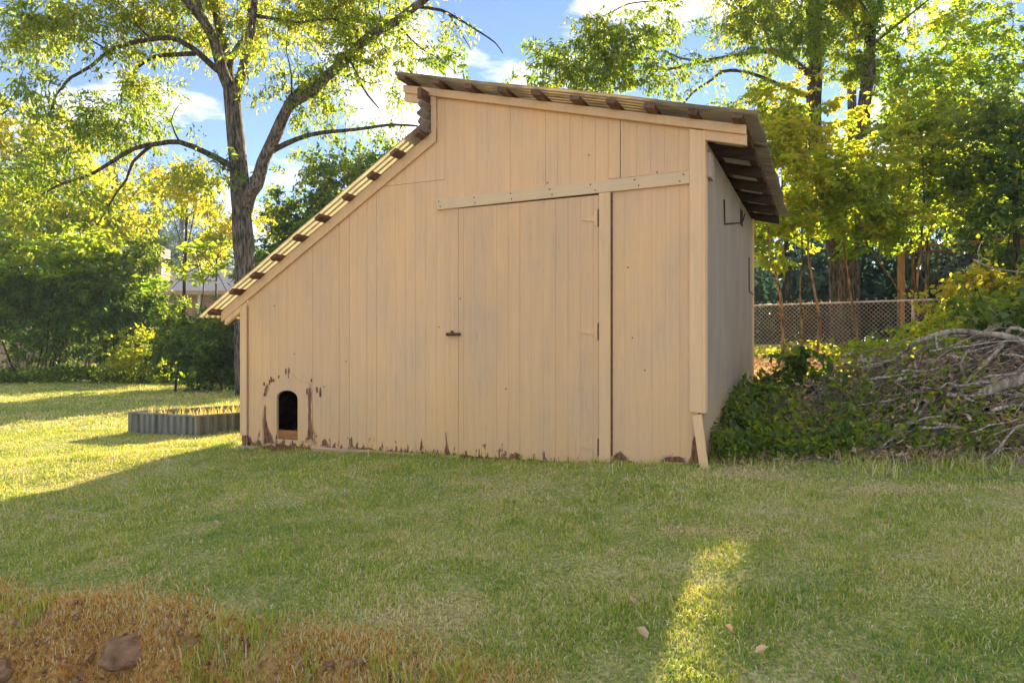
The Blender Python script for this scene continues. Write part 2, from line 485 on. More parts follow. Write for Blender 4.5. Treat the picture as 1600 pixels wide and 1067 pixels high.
BARE = [(-.32, 2.72, .30, .18), (-2.55, 5.35, .22, .14), (-2.05, 3.62, .16, .10), (2.3, 4.3, .5, .16), (2.9, 3.3, .5, .2), (-1.6, 6.35, .9, .12),
        (-2.9, 7.6, .5, .25), (1.6, 4.75, .35, .16), (3.4, 4.2, .6, .2), (-1.9, 3.2, .4, .2), (1.1, 3.6, .4, .14)]
def bare(X, Y):
    d = np.zeros_like(np.asarray(X, float))
    for x, y, rx, ry in BARE:
        q = np.sqrt(((X - x) / rx) ** 2 + ((Y - y) / ry) ** 2) + (N2(X * 6, Y * 6) - .5) * .8
        d = np.maximum(d, sm(1.15, .35, q))
    return d
def litter_zone(X, Y):
    """dry leaf litter beside and beyond the shed's long side and under the hedge"""
    a = sm(2.6, 3.4, X - .25 * (Y - 8)) * sm(8.2, 9.4, Y) * sm(16.5, 15, Y)
    b = sm(.6, 0, np.abs(Y - 20.6)) * sm(-5, -7, X)
    return np.clip(a * sm(.35, .6, N1(X * .8 + 7, Y * .8)) + b, 0, 1)

def axis(segs):
    out = []
    for a, b, n in segs: out += list(np.linspace(a, b, n, endpoint=False))
    return np.array(out + [segs[-1][1]])
gx = axis([(-900, -60, 8), (-60, -14, 24), (-14, -4, 40), (-4, 4, 130), (4, 14, 44), (14, 60, 24), (60, 900, 8)])
gy = axis([(-60, -2, 12), (-2, 1.4, 20), (1.4, 5, 72), (5, 12, 52), (12, 30, 48), (30, 100, 24), (100, 1200, 8)])
GX, GY = np.meshgrid(gx, gy)
GZ = gz(GX, GY)
nx, ny = len(gx), len(gy)
idx = np.arange(nx * ny).reshape(ny, nx)
fc = np.stack([idx[:-1, :-1], idx[:-1, 1:], idx[1:, 1:], idx[1:, :-1]], -1).reshape(-1, 4)
s_ = bank_s(GX, GY)
dirt = np.clip(sm(-.06, .14, s_) * sm(12, 6, np.abs(GX)) + bare(GX, GY) * .22 + litter_zone(GX, GY) * .6, 0, 1)
dirt = np.clip(dirt + sm(24, 30, GY) * .35, 0, 1)
lawn = link('lawn', np_mesh('lawn', np.stack([GX, GY, GZ], -1).reshape(-1, 3), fc, smooth=True, colattr=dirt.ravel()), ground_mat())
lawn['kind'] = 'structure'

# ------------------------------------------------------------------ the shed
# local axes of the shed: x along the front wall (0 at the corner nearest the camera), y into the depth, z up
SX, SY, ROT = 1.361, 4.934, math.atan2(-.4131, .9107)
W, D = 4.373, 3.66
CA, SA = math.cos(ROT), math.sin(ROT)
def sw(u, v):                                    # shed -> world
    return SX + u * CA - v * SA, SY + u * SA + v * CA
def inside_shed(X, Y, m=0.0):
    dx, dy = X - SX, Y - SY
    u = dx * CA + dy * SA; v = -dx * SA + dy * CA
    return (u > -W - m) & (u < m) & (v > -m) & (v < D + m)

shed = empty('shed', (SX, SY, 0), 'tall cream wooden shed with stepped corrugated roof standing on the lawn', 'shed', rz=ROT)
def rake(u):                                     # underside of the sloping trim, front elevation
    return np.where(np.asarray(u) < -2.189, 1.387 + .61 * (np.asarray(u) + W), 3.095 - .255 * (np.asarray(u) + 2.2))

rj = random.Random(3)
def siding(name, a0, a1, zb, zt, place, groove0=0.0, pitch=.1016, holes=(), jag=0.0, m='paint', thick=.014, edge=None):
    """grooved plywood sheet; place(a, depth, z) -> local point, depth>0 goes into the wall"""
    pts = []
    k = math.ceil((a0 + .012 - groove0) / pitch)
    marks = []
    while groove0 + k * pitch < a1 - .012:
        marks.append(groove0 + k * pitch); k += 1
    cur = a0
    for g in marks + [None]:
        end = a1 if g is None else g - .0032
        n = max(1, int((end - cur) / .022)) if jag else max(1, int((end - cur) / .06))
        for i in range(n): pts.append((cur + (end - cur) * i / n, 0))
        pts.append((end, 0))
        if g is not None:
            gd = .0010 + .0024 * rj.random() ** 2
            pts += [(g - .0024, gd), (g + .0024, gd)]
            cur = g + .0032
    if a0 < -2.1895 < a1 and place is front: pts += [(-2.1895, 0), (-2.1885, 0)]
    for h in holes:
        for e in (h[0], h[1]): pts.append((e, 0))
    pts = sorted(set(pts))
    mb = MB()
    zbs = {}
    for a, d in pts:
        base = float(zb(a)) if callable(zb) else zb
        j = 0
        if jag:
            j = jag * (max(0, mnoise.noise((a * 9, 1.3, 0))) * 1.1 + max(0, mnoise.noise((a * 37, 4.3, 0))) * .7 + rj.random() * .25)
        zbs[(a, d)] = base + j
    up = .03 if zt is rake else 0
    ztf = (lambda a: float(zt(a)) + up) if callable(zt) else (lambda a: zt)
    for (a, d), (b, e) in zip(pts[:-1], pts[1:]):
        spans = [(zbs[(a, d)], zbs[(b, e)], ztf(a), ztf(b))]
        for h in holes:
            if a >= h[0] - 1e-6 and b <= h[1] + 1e-6:
                s0 = spans.pop()
                if h[2] > s0[0] + .002: spans.append((s0[0], s0[1], h[2], h[2]))
                spans.append((h[3], h[3], s0[2], s0[3]))
        for q in spans:
            mb.add([place(a, d, q[0]), place(b, e, q[1]), place(b, e, q[3]), place(a, d, q[2]), place(a, thick, q[0]), place(b, thick, q[1])],
                   [(0, 1, 2, 3), (4, 5, 1, 0)])
    # ends and back of the sheet
    a, d = pts[0]; b, e = pts[-1]
    mb.add([place(a, 0, zbs[pts[0]]), place(a, thick, zbs[pts[0]]), place(a, thick, ztf(a)), place(a, 0, ztf(a))], [(0, 3, 2, 1)])
    mb.add([place(b, 0, zbs[pts[-1]]), place(b, thick, zbs[pts[-1]]), place(b, thick, ztf(b)), place(b, 0, ztf(b))], [(0, 1, 2, 3)])
    return mb.build(name, M[m], shed)

front = lambda a, d, z: (a, d, z)
right = lambda a, d, z: (-d, a, z)
left = lambda a, d, z: (-W + d, -a, z)
back = lambda a, d, z: (-a, D - d, z)
DOG = (-3.99, -3.63, .05, .60)
cut = lambda u: min(float(rake(u)) + .03, 2.393)
siding('siding_panel', -4.306, -3.102, lambda a: .055, lambda a: cut(a), front, -4.33, holes=[DOG], jag=.035)
siding('siding_panel', -3.099, -2.112, lambda a: .075, lambda a: cut(a), front, -4.33, jag=.03)
siding('siding_panel', -2.77, -2.114, lambda a: 2.396, rake, front, -4.33)
siding('siding_panel', -2.112, -.606, lambda a: 2.20, rake, front, -2.118)
siding('siding_panel', -.600, -.05, lambda a: 2.20, rake, front, -2.10)
siding('siding_panel', -.69, -.03, lambda a: .115 + .05 * sm(-.25, -.03, a), 2.26, front, -2.09, pitch=.1016, jag=.045)
siding('jamb_strip', -2.108, -1.984, lambda a: .085, 2.19, lambda a, d, z: (a, d - .006, z), -2.05, pitch=.06, jag=.07)
# sheathing behind the rotten lower edge, sill timbers at the ground
MB().box(-2.0, -.02, .016, .06, -.15, .24).build('sheathing_board', M['redsill'], shed)
MB().box(-4.30, -2.0, .016, .06, -.15, .20).build('sheathing_board', M['redsill'], shed)
mb = MB()
mb.add([(-3.52, -.030, .0), (-1.965, -.030, -.02), (-1.965, .014, -.02), (-3.52, .014, .0), (-3.52, -.028, .068), (-1.965, -.030, .078), (-1.965, .014, .086), (-3.52, .014, .072)],
       [(0, 3, 2, 1), (4, 5, 6, 7), (0, 1, 5, 4), (1, 2, 6, 5), (2, 3, 7, 6), (3, 0, 4, 7)])
mb.build('sill_board', M['sill'], shed, bevel=.006)
mb = MB()
mb.add([(-1.955, -.022, .0), (-.35, -.024, .03), (-.35, .014, .03), (-1.955, .014, .0), (-1.955, -.022, .062), (-.35, -.022, .098), (-.35, .014, .10), (-1.955, .014, .07)],
       [(0, 3, 2, 1), (4, 5, 6, 7), (0, 1, 5, 4), (1, 2, 6, 5), (2, 3, 7, 6), (3, 0, 4, 7)])
mb.build('sill_board', M['redsill'], shed, bevel=.006)
MB().box(-4.42, -4.17, -.06, .03, -.05, .03).build('foundation_block', plain('weathered_concrete', (.40, .33, .25), .9, 0, .3, 30), shed, bevel=.008)

# other walls
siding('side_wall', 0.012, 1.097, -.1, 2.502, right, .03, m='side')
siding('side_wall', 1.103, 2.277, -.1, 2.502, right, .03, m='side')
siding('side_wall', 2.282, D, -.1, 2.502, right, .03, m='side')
siding('side_wall', -D, -.02, -.1, 1.40, left, .03)
siding('back_wall', 0.0, W, -.1, lambda a: float(rake(-a)), back, .03)
MB().box(-4.35, -.03, .07, D - .03, .03, .08).build('floor_deck', M['rafter'], shed)
MB().box(-4.0, -3.6, -.004, .30, .082, .105).build('threshold_board', wood_mat('grey_pink_boards', (.30, .22, .19), (.46, .36, .32), scale=(4, 30, 30)), shed)

# pet door: surround panel with an arched cut-out, rotten along its edges
def arch(uc, hw, z0, zs, rise, n=12):
    return [(uc - hw, z0), (uc - hw, zs)] + [(uc - hw * math.cos(math.pi * i / n), zs + rise * math.sin(math.pi * i / n)) for i in range(1, n)] + [(uc + hw, zs), (uc + hw, z0)]
uc = -3.815
inner = arch(uc, .128, .118, .505, .075)
outer = [(uc - .26, .118), (uc - .27, .50), (uc - .19, .64), (uc - .10, .69), (uc - .055, .735), (uc - .02, .75), (uc + .02, .752), (uc + .055, .74), (uc + .11, .70), (uc + .19, .665), (uc + .275, .64), (uc + .29, .50), (uc + .285, .118)]
# resample both outlines to the same count, then bridge
def resample(p, n):
    p = np.array(p); d = np.r_[0, np.cumsum(np.linalg.norm(np.diff(p, axis=0), axis=1))]
    t = np.linspace(0, d[-1], n)
    return np.stack([np.interp(t, d, p[:, 0]), np.interp(t, d, p[:, 1])], -1)
A = resample(inner, 44); B = resample(outer, 44)
for i in range(1, 43):
    B[i] += (np.array([rj.uniform(-.012, .012), rj.uniform(-.012, .012)]))
mb = MB()
vs = [(p[0], -.008, p[1]) for p in A] + [(p[0], -.008, p[1]) for p in B] + [(p[0], .02, p[1]) for p in A] + [(p[0], .001, p[1]) for p in B]
fs = []
for i in range(43):
    fs.append((i, i + 1, 44 + i + 1, 44 + i)); fs.append((88 + i, 88 + i + 1, i + 1, i)); fs.append((44 + i, 44 + i + 1, 132 + i + 1, 132 + i))
mb.add(vs, fs)
# strip under the opening
mb.box(uc - .26, uc + .285, -.008, .006, .062, .117)
dog = mb.build('pet_door_surround', M['paint'], shed)
def ragged(name, poly, y, m, n=3, amp=.012, parent=shed):
    """thin uneven patch where the wood has rotted open; poly of (u, z)"""
    P = []
    for a, b in zip(poly, poly[1:] + poly[:1]):
        for k in range(n):
            t = k / n
            P.append((a[0] + (b[0] - a[0]) * t + rj.uniform(-amp, amp) * .7, a[1] + (b[1] - a[1]) * t + rj.uniform(-amp, amp)))
    if m == 'rot' and name == 'rotten_patch' and n > 0:
        cx_ = sum(p[0] for p in P) / len(P); cz_ = sum(p[1] for p in P) / len(P)
        Q = [(cx_ + (p[0] - cx_) * 1.28 + rj.uniform(-.007, .007), cz_ + (p[1] - cz_) * 1.10 + rj.uniform(-.012, .012)) for p in P]
        ar = sum(Q[i][0] * Q[(i + 1) % len(Q)][1] - Q[(i + 1) % len(Q)][0] * Q[i][1] for i in range(len(Q)))
        if ar < 0: Q.reverse()
        MB().prism(Q, y + .0022, y + .006).build('bare_wood', M['greywood'], parent)
    area = sum(P[i][0] * P[(i + 1) % len(P)][1] - P[(i + 1) % len(P)][0] * P[i][1] for i in range(len(P)))
    if area < 0: P.reverse()
    return MB().prism(P, y, y + .006).build(name, M[m], parent)
RZ = -.0115
ragged('rotten_patch', [(-4.105, .065), (-4.10, .30), (-4.092, .42), (-4.075, .41), (-4.07, .30), (-4.04, .20), (-3.99, .12), (-3.975, .07)], RZ, 'rot')
ragged('rotten_patch', [(-3.595, .12), (-3.565, .16), (-3.56, .28), (-3.553, .40), (-3.565, .52), (-3.555, .60), (-3.54, .62), (-3.525, .56), (-3.53, .45), (-3.525, .30), (-3.505, .20), (-3.50, .12), (-3.53, .14)], RZ, 'rot', 3, .008)
ragged('rotten_patch', [(-3.585, .55), (-3.58, .61), (-3.57, .60), (-3.568, .55)], RZ, 'rot', 2, .006)
ragged('rotten_patch', [(-4.10, .52), (-4.085, .585), (-4.065, .625), (-4.052, .62), (-4.065, .57), (-4.08, .525)], RZ, 'rot', 2, .008)
for u0, z0, h in [(-4.035, .635, .04), (-4.015, .65, .055), (-3.985, .655, .03), (-3.92, .69, .03), (-3.833, .725, .06), (-3.80, .69, .05), (-3.798, .74, .05), (-3.53, .665, .03), (-3.425, .53, .09), (-3.467, .57, .05), (-4.10, .62, .03)]:
    ragged('paint_chip', [(u0 - .006, z0), (u0 - .004, z0 + h), (u0 + .004, z0 + h), (u0 + .009, z0 + .004)], RZ + .003, 'rot', 2, .005)
ragged('rotten_patch', [(-3.42, .085), (-3.40, .12), (-3.37, .15), (-3.35, .10), (-3.34, .085)], -.004, 'rot', 2, .008)
ragged('rotten_patch', [(-3.10, .085), (-3.085, .13), (-3.075, .19), (-3.065, .12), (-3.05, .085)], -.004, 'rot', 2, .008)
ragged('rotten_patch', [(-2.36, .10), (-2.352, .18), (-2.34, .21), (-2.335, .12)], -.004, 'rot', 2, .006)
ragged('rotten_patch', [(-2.115, .09), (-2.10, .17), (-2.095, .27), (-2.085, .16), (-2.06, .11), (-2.05, .09)], -.012, 'rot', 2, .008)
ragged('rotten_patch', [(-1.52, .10), (-1.50, .135), (-1.455, .15), (-1.42, .13), (-1.40, .10)], -.018, 'rot', 2, .008)
ragged('rotten_patch', [(-.66, .13), (-.655, .165), (-.60, .215), (-.56, .17), (-.53, .135)], -.004, 'rot', 2, .01)
ragged('rotten_patch', [(-.30, .16), (-.27, .18), (-.20, .20), (-.14, .19), (-.12, .16)], -.004, 'rot', 2, .008)
ragged('rotten_patch', [(-.10, .16), (-.075, .25), (-.06, .36), (-.03, .34), (-.01, .20), (-.01, .15)], -.004, 'rot', 3, .012)

# dark box added to keep the space behind the opening unlit
MB().box(-4.33, -4.31, .07, 1.0, .0, .82).box(-3.30, -3.28, .07, 1.0, .0, .82).box(-4.33, -3.28, .98, 1.0, .0, .82).box(-4.33, -3.28, .03, 1.0, .82, .84).build('added_dark_lining', wood_mat('added_dark_boards', (.035, .02, .014), (.13, .075, .05), scale=(12, 12, 12)), shed)
rk_ = random.Random(12)
mb = MB()
for i in range(60):
    x = rk_.uniform(-4.2, -3.4); y = rk_.uniform(.3, .9); a_ = rk_.uniform(0, 6.3); l_ = rk_.uniform(.05, .16)
    mb.tube([(x, y, .09 + rk_.random() * .04), (x + math.cos(a_) * l_, y + math.sin(a_) * l_ * .4, .10 + rk_.random() * .07)], .004, 4)
k_ = mb.build('bedding_straw', M['sill'], shed); k_['kind'] = 'stuff'

# door
door = siding('door', -1.977, -.768, lambda a: .088, lambda a: 2.137 + .004 * sm(-1.97, -.77, a), lambda a, d, z: (a, d - .013, z), -1.977 + .0508, jag=.022, thick=.03)
for zc in (1.965, 1.106, .232):
    mb = MB()
    mb.prism([(-.915, zc - .004), (-.80, zc - .022), (-.80, zc + .022)], -.021, -.0135)
    mb.box(-.80, -.775, -.021, -.0135, zc - .052, zc + .052)
    hg = mb.build('hinge', M['paint'], door)
    MB().tube([(-.7655, -.020, zc - .065), (-.7655, -.020, zc + .065)], .008, 8).build('hinge_pin', M['iron'], hg)
mb = MB()
mb.box(-2.085, -2.01, -.030, -.008, 1.082, 1.108); mb.tube([(-2.08, -.036, 1.095), (-1.955, -.036, 1.095)], .010, 8); mb.box(-2.04, -2.025, -.036, -.012, 1.10, 1.125)
mb.box(-1.995, -1.955, -.032, -.0145, 1.083, 1.107)
mb.build('latch_bolt', M['iron'], shed)
MB().box(-1.99, -.76, .035, .05, 1.95, 2.30).build('gap_light_block', M['rafter'], shed)  # unseen board added to keep light out of the gap above the door
# trim boards
mb = MB()
mb.add([(-2.183, -.026, 2.140), (-.089, -.026, 2.160), (-.089, .0, 2.160), (-2.183, .0, 2.140), (-2.183, -.026, 2.234), (-.089, -.026, 2.252), (-.089, .0, 2.252), (-2.183, .0, 2.234)],
       [(0, 3, 2, 1), (4, 5, 6, 7), (0, 1, 5, 4), (1, 2, 6, 5), (2, 3, 7, 6), (3, 0, 4, 7)])
hd = mb.build('door_header', M['header'], shed, bevel=.003)
for i in range(7):
    for k in (0, 1):
        u = -2.15 + i * .335 + rj.uniform(-.02, .02); z = 2.165 + k * .045 + .009 * (u + 2.18) / 1.0
        MB().tube([(u, -.0285, z), (u, -.02, z)], .006, 6).build('nail_head', M['iron'], hd)
MB().box(-.763, -.675, -.026, .0, .105, 2.152).build('door_batten', M['trim'], shed, bevel=.003)
MB().box(-.6745, -.661, -.003, .008, .17, 2.15).build('shadow_gap', M['brown'], shed)
mb = MB().prism([(-4.373, .13), (-4.312, .13), (-4.312, 1.43), (-4.373, 1.388)], -.022, .0)
mb.box(-4.395, -4.373, -.022, .07, .13, 1.385)
mb.build('corner_board', M['trim'], shed, bevel=.003)
ragged('rotten_patch', [(-4.37, .03), (-4.365, .125), (-4.315, .13), (-4.31, .04)], -.016, 'rot', 3, .012)
mb = MB().prism([(-.089, .525), (0.0, .52), (0.0, 2.53), (-.089, 2.553)], -.024, .0)
mb.box(0.0, .022, -.024, .085, .52, 2.528)
mb.build('corner_board', M['trim'], shed, bevel=.003)
mb = MB()
mb.add([(-.068, -.040, .50), (-.002, -.040, .515), (.052, -.075, .125), (-.006, -.078, .12), (-.068, -.018, .50), (-.002, -.018, .515), (.052, -.053, .125), (-.006, -.056, .12)],
       [(3, 2, 1, 0), (4, 5, 6, 7), (0, 1, 5, 4), (1, 2, 6, 5), (2, 3, 7, 6), (3, 0, 4, 7)])
o = mb.build('loose_corner_board', M['trim'], shed, bevel=.003); o['label'] = 'short broken corner board leaning outward'
tl = lambda u: 1.387 + .61 * (u + W)
mb = MB().prism([(-4.64, tl(-4.64) + .012), (-2.189, tl(-2.189)), (-2.189, tl(-2.189) + .105), (-4.64, tl(-4.64) + .108)], -.026, -.002)
mb.build('rake_board', M['trim'], shed, bevel=.003)
MB().prism([(-4.60, tl(-4.60) - .045), (-4.376, tl(-4.376) - .045), (-4.376, tl(-4.376) + .04), (-4.60, tl(-4.60) + .04)], -.016, .022).build('rafter_tail', M['trim'], shed)
MB().box(-2.235, -2.189, -.028, -.002, 2.715, 3.108).build('step_trim', M['trim'], shed, bevel=.003)
tu = lambda u: 3.095 - .255 * (u + 2.2)
MB().prism([(-2.50, tu(-2.50)), (.30, tu(.30)), (.30, tu(.30) + .065), (-2.50, tu(-2.50) + .065)], -.046, -.020).build('rake_board', M['trim'], shed, bevel=.003)
MB().prism([(-2.50, tu(-2.50) - .068), (-2.238, tu(-2.238) - .068), (-2.238, tu(-2.238) + .01), (-2.50, tu(-2.50) + .01)], -.019, .020).build('rafter_tail', M['trim'], shed)
MB().prism([(.002, tu(.0) - .068), (.30, tu(.30) - .068), (.30, tu(.30) + .01), (.002, tu(.0) + .01)], -.0195, .020).build('rafter_tail', M['trim'], shed)
MB().prism([(-2.23, tu(-2.23) + .01), (.0, tu(0) + .01), (.0, tu(.0) + .058), (-2.23, tu(-2.23) + .058)], -.018, .02).build('rake_filler', M['trim'], shed)
# rafters
for i in range(1, 7):
    v = .61 * i
    o = MB().prism([(-2.50, tu(-2.50) - .028), (.30, tu(.30) - .028), (.30, tu(.30) + .062), (-2.50, tu(-2.50) + .062)], v - .019, v + .019).build('rafter', M['rafter'], shed)
    o = MB().prism([(-4.62, tl(-4.62) - .03), (-2.3, tl(-2.3) - .03), (-2.3, tl(-2.3) + .10), (-4.62, tl(-4.62) + .10)], v - .019, v + .019).build('rafter', M['rafter'], shed)
# purlins and sheets
def purlin(u, z, slope, v0, v1, w=.089, t=.038, m='brown'):
    c, s = math.cos(math.atan(slope)), math.sin(math.atan(slope))
    q = [(-w / 2, 0), (w / 2, 0), (w / 2, t), (-w / 2, t)]
    P = [(u + a * c - b * s, z + a * s + b * c) for a, b in q]
    return MB().prism(P, v0, v1).build('purlin', M[m], shed, bevel=.004)
zl = lambda u: 1.387 + .108 + .61 * (u + W)
zu = lambda u: tu(u) + .0655
for i, u in enumerate([-4.67, -4.36, -4.12, -3.86, -3.59, -3.325, -3.055, -2.79, -2.53, -2.30]):
    purlin(u + rj.uniform(-.012, .012), zl(u), .61, -.135 + rj.uniform(-.025, .02), D + .14, .072 + rj.uniform(-.008, .006), .036)
for i, u in enumerate([-2.45, -2.12, -1.81, -1.505, -1.21, -.905, -.62, -.34, -.045, .255]):
    purlin(u + rj.uniform(-.015, .015), zu(u), -.255, -.165 + rj.uniform(-.03, .02), D + .14, .074 + rj.uniform(-.008, .006), .036)
def sheet(name, p0, p1, v0, v1, m, amp=.011, pitch=.068, nu=14, horiz=False, warp=.012, edge=.02):
    """corrugated sheet between two eave/ridge lines (u,z); ridges run from p0 to p1 (or along the depth when horiz)"""
    p0 = np.array(p0); p1 = np.array(p1); d = p1 - p0; Ln = np.linalg.norm(d); t = d / Ln; nrm = np.array([-t[1], t[0]])
    if nrm[1] < 0: nrm = -nrm
    V = []; fs = []
    if not horiz:
        nv = int((v1 - v0) / pitch * 8)
        for i in range(nu + 1):
            for j in range(nv + 1):
                v = v0 + (v1 - v0) * j / nv
                k = i / nu
                e0 = (mnoise.noise((v * 2.3, 7 + p0[0], 0)) * edge) if i in (0, nu) else 0
                q = p0 + t * (k * Ln + (e0 if i else -e0))
                h = amp * math.sin(2 * math.pi * v / pitch) + warp * mnoise.noise((k * Ln * 1.3, v * 1.1, p0[0]))
                q = q + nrm * (h + amp)
                V.append((q[0], v + .006 * mnoise.noise((k * 9, 3, p0[1])), q[1]))
    else:
        nv = nu; n2 = int(Ln / pitch * 8); nu = n2
        for i in range(n2 + 1):
            for j in range(nv + 1):
                v = v0 + (v1 - v0) * j / nv
                if j == 0: v += .02 * mnoise.noise((i * .3, 2, 0))
                q = p0 + t * (i / n2 * Ln) + nrm * (amp * math.sin(2 * math.pi * i / n2 * Ln / pitch) + .012 * mnoise.noise((i * .2, v * 2, 0)))
                V.append((q[0], v, q[1]))
    for i in range(nu):
        for j in range(nv):
            a = i * (nv + 1) + j
            fs.append((a, a + nv + 1, a + nv + 2, a + 1))
    return np.array(V), np.array(fs)
def put_sheet(name, *a, **k):
    m = a[4]
    V, fs = sheet(name, *a, **k)
    o = link(name, np_mesh(name, V, fs, smooth=True), M[m], shed, False)
    sd_ = o.modifiers.new('thickness', 'SOLIDIFY'); sd_.thickness = .0025; sd_.offset = 1
    return o
cl, sl_ = math.cos(math.atan(.61)), math.sin(math.atan(.61))
off = lambda f, u, s: (u - .040 * math.sin(math.atan(s)), f(u) + .040 * math.cos(math.atan(s)))
for a, b in ((-.155, .72), (.68, 1.62), (1.58, 2.52), (2.48, 3.86)):
    put_sheet('roof_sheet', off(zl, -4.80, .61), off(zl, -2.25, .61), a, b, 'roof_pale')
    put_sheet('roof_sheet', off(zu, -2.52, -.255), off(zu, .38, -.255), a - .03, b, 'roof_grey')
put_sheet('step_sheet', (-2.262, 2.76), (-2.262, 3.10), -.17, 3.80, 'roof_grey', nu=16, horiz=True, amp=.012, pitch=.072)
purlin(-2.262, 3.045, 0, -.17, D + .1, .035, .09)
# clutter on the long side wall: small block, cable hole, wire
MB().box(.012, .05, .05, .20, 2.21, 2.385).build('wood_block', wood_mat('faded_pink_board', (.34, .24, .20), (.55, .42, .37), scale=(30, 30, 5)), shed, bevel=.004)
MB().box(.001, .006, 2.38, 2.58, 2.25, 2.41).build('cable_hole', M['dark'], shed)
mb = MB().tube([(.008, 1.09, 2.25), (.012, 1.09, 2.08), (.012, 1.10, 2.045), (.014, 1.2, 2.06), (.014, 2.1, 2.215), (.016, 2.36, 2.25), (.02, 2.45, 2.29), (.03, 2.54, 2.38)], .006, 6)
mb.build('cable', M['dark'], shed)
MB().tube([(.008, 3.2, 2.0), (.01, 3.2, 1.62), (.02, 3.9, 1.60)], .006, 5).build('cable', M['dark'], shed)
MB().box(.0, .022, D - .07, D, -.05, 2.50).build('corner_board', M['trim'], shed)
ragged2 = MB().box(.001, .012, .045, .075, 1.12, 1.20).build('wall_bracket', M['iron'], shed)
for i in range(14):
    u = rj.uniform(-4.2, -.2); z = rj.uniform(.4, float(rake(u)) - .15)
    MB().tube([(u, -.003 - (.013 if -1.97 < u < -.77 and z < 2.1 else 0), z), (u, .01, z)], .006, 6).build('nail_head', M['iron'], shed)
ragged('knot_hole', [(-3.62, 1.905), (-3.60, 1.92), (-3.585, 1.912), (-3.60, 1.90)], -.003, 'rot', 2, .003)

#INSERT_REST
# ------------------------------------------------------------------ vegetation builders
def unit(a):
    return a / (np.linalg.norm(a, axis=-1, keepdims=True) + 1e-9)

def leaf_arrays(P, A, Ln, Wd, tint, rng, fold=.22):
    """kite leaves: base point P, axis A, length, width"""
    n = len(P)
    A = unit(A)
    q = unit(rng.normal(size=(n, 3)) + np.array([0, 0, .9]))
    s = unit(np.cross(A, q)); nn = np.cross(s, A)
    Ln = np.broadcast_to(Ln, (n,))[:, None]; Wd = np.broadcast_to(Wd, (n,))[:, None]
    mid = P + A * Ln * .45
    V = np.empty((n, 4, 3))
    V[:, 0] = P; V[:, 1] = mid + s * Wd * .5 + nn * Wd * fold; V[:, 2] = P + A * Ln - nn * Ln * .12; V[:, 3] = mid - s * Wd * .5 + nn * Wd * fold
    b = (np.arange(n) * 4)[:, None]
    Fc = np.concatenate([b + np.array([[0, 1, 2]]), b + np.array([[0, 2, 3]])], 1).reshape(-1, 3)
    return V.reshape(-1, 3), Fc, np.repeat(np.clip(tint, 0, 1), 4)

SDIR = np.array(sd)
SUN_GAPS = [(.58, 2.34, .32), (.38, 2.05, .42), (3.3, 9.6, .6), (4.4, 11.2, .7), (5.6, 11.0, .5)]
SUN_GAPS = [(a_, b_, float(gz(a_, b_)), c_, 0) for a_, b_, c_ in SUN_GAPS] + [(5.2, 13.4, 4.0, 1.1, 2.6), (6.5, 13.6, 3.6, .9, 2.6), (8.2, 14.0, 4.2, .9, 2.4), (7.2, 14.2, 5.6, .9, 2.4), (9.6, 13.6, 4.6, .8, 2.0), (5.6, 13.4, 6.0, .8, 2.4)]   # openings in the leaves that let one patch of sun onto the lawn

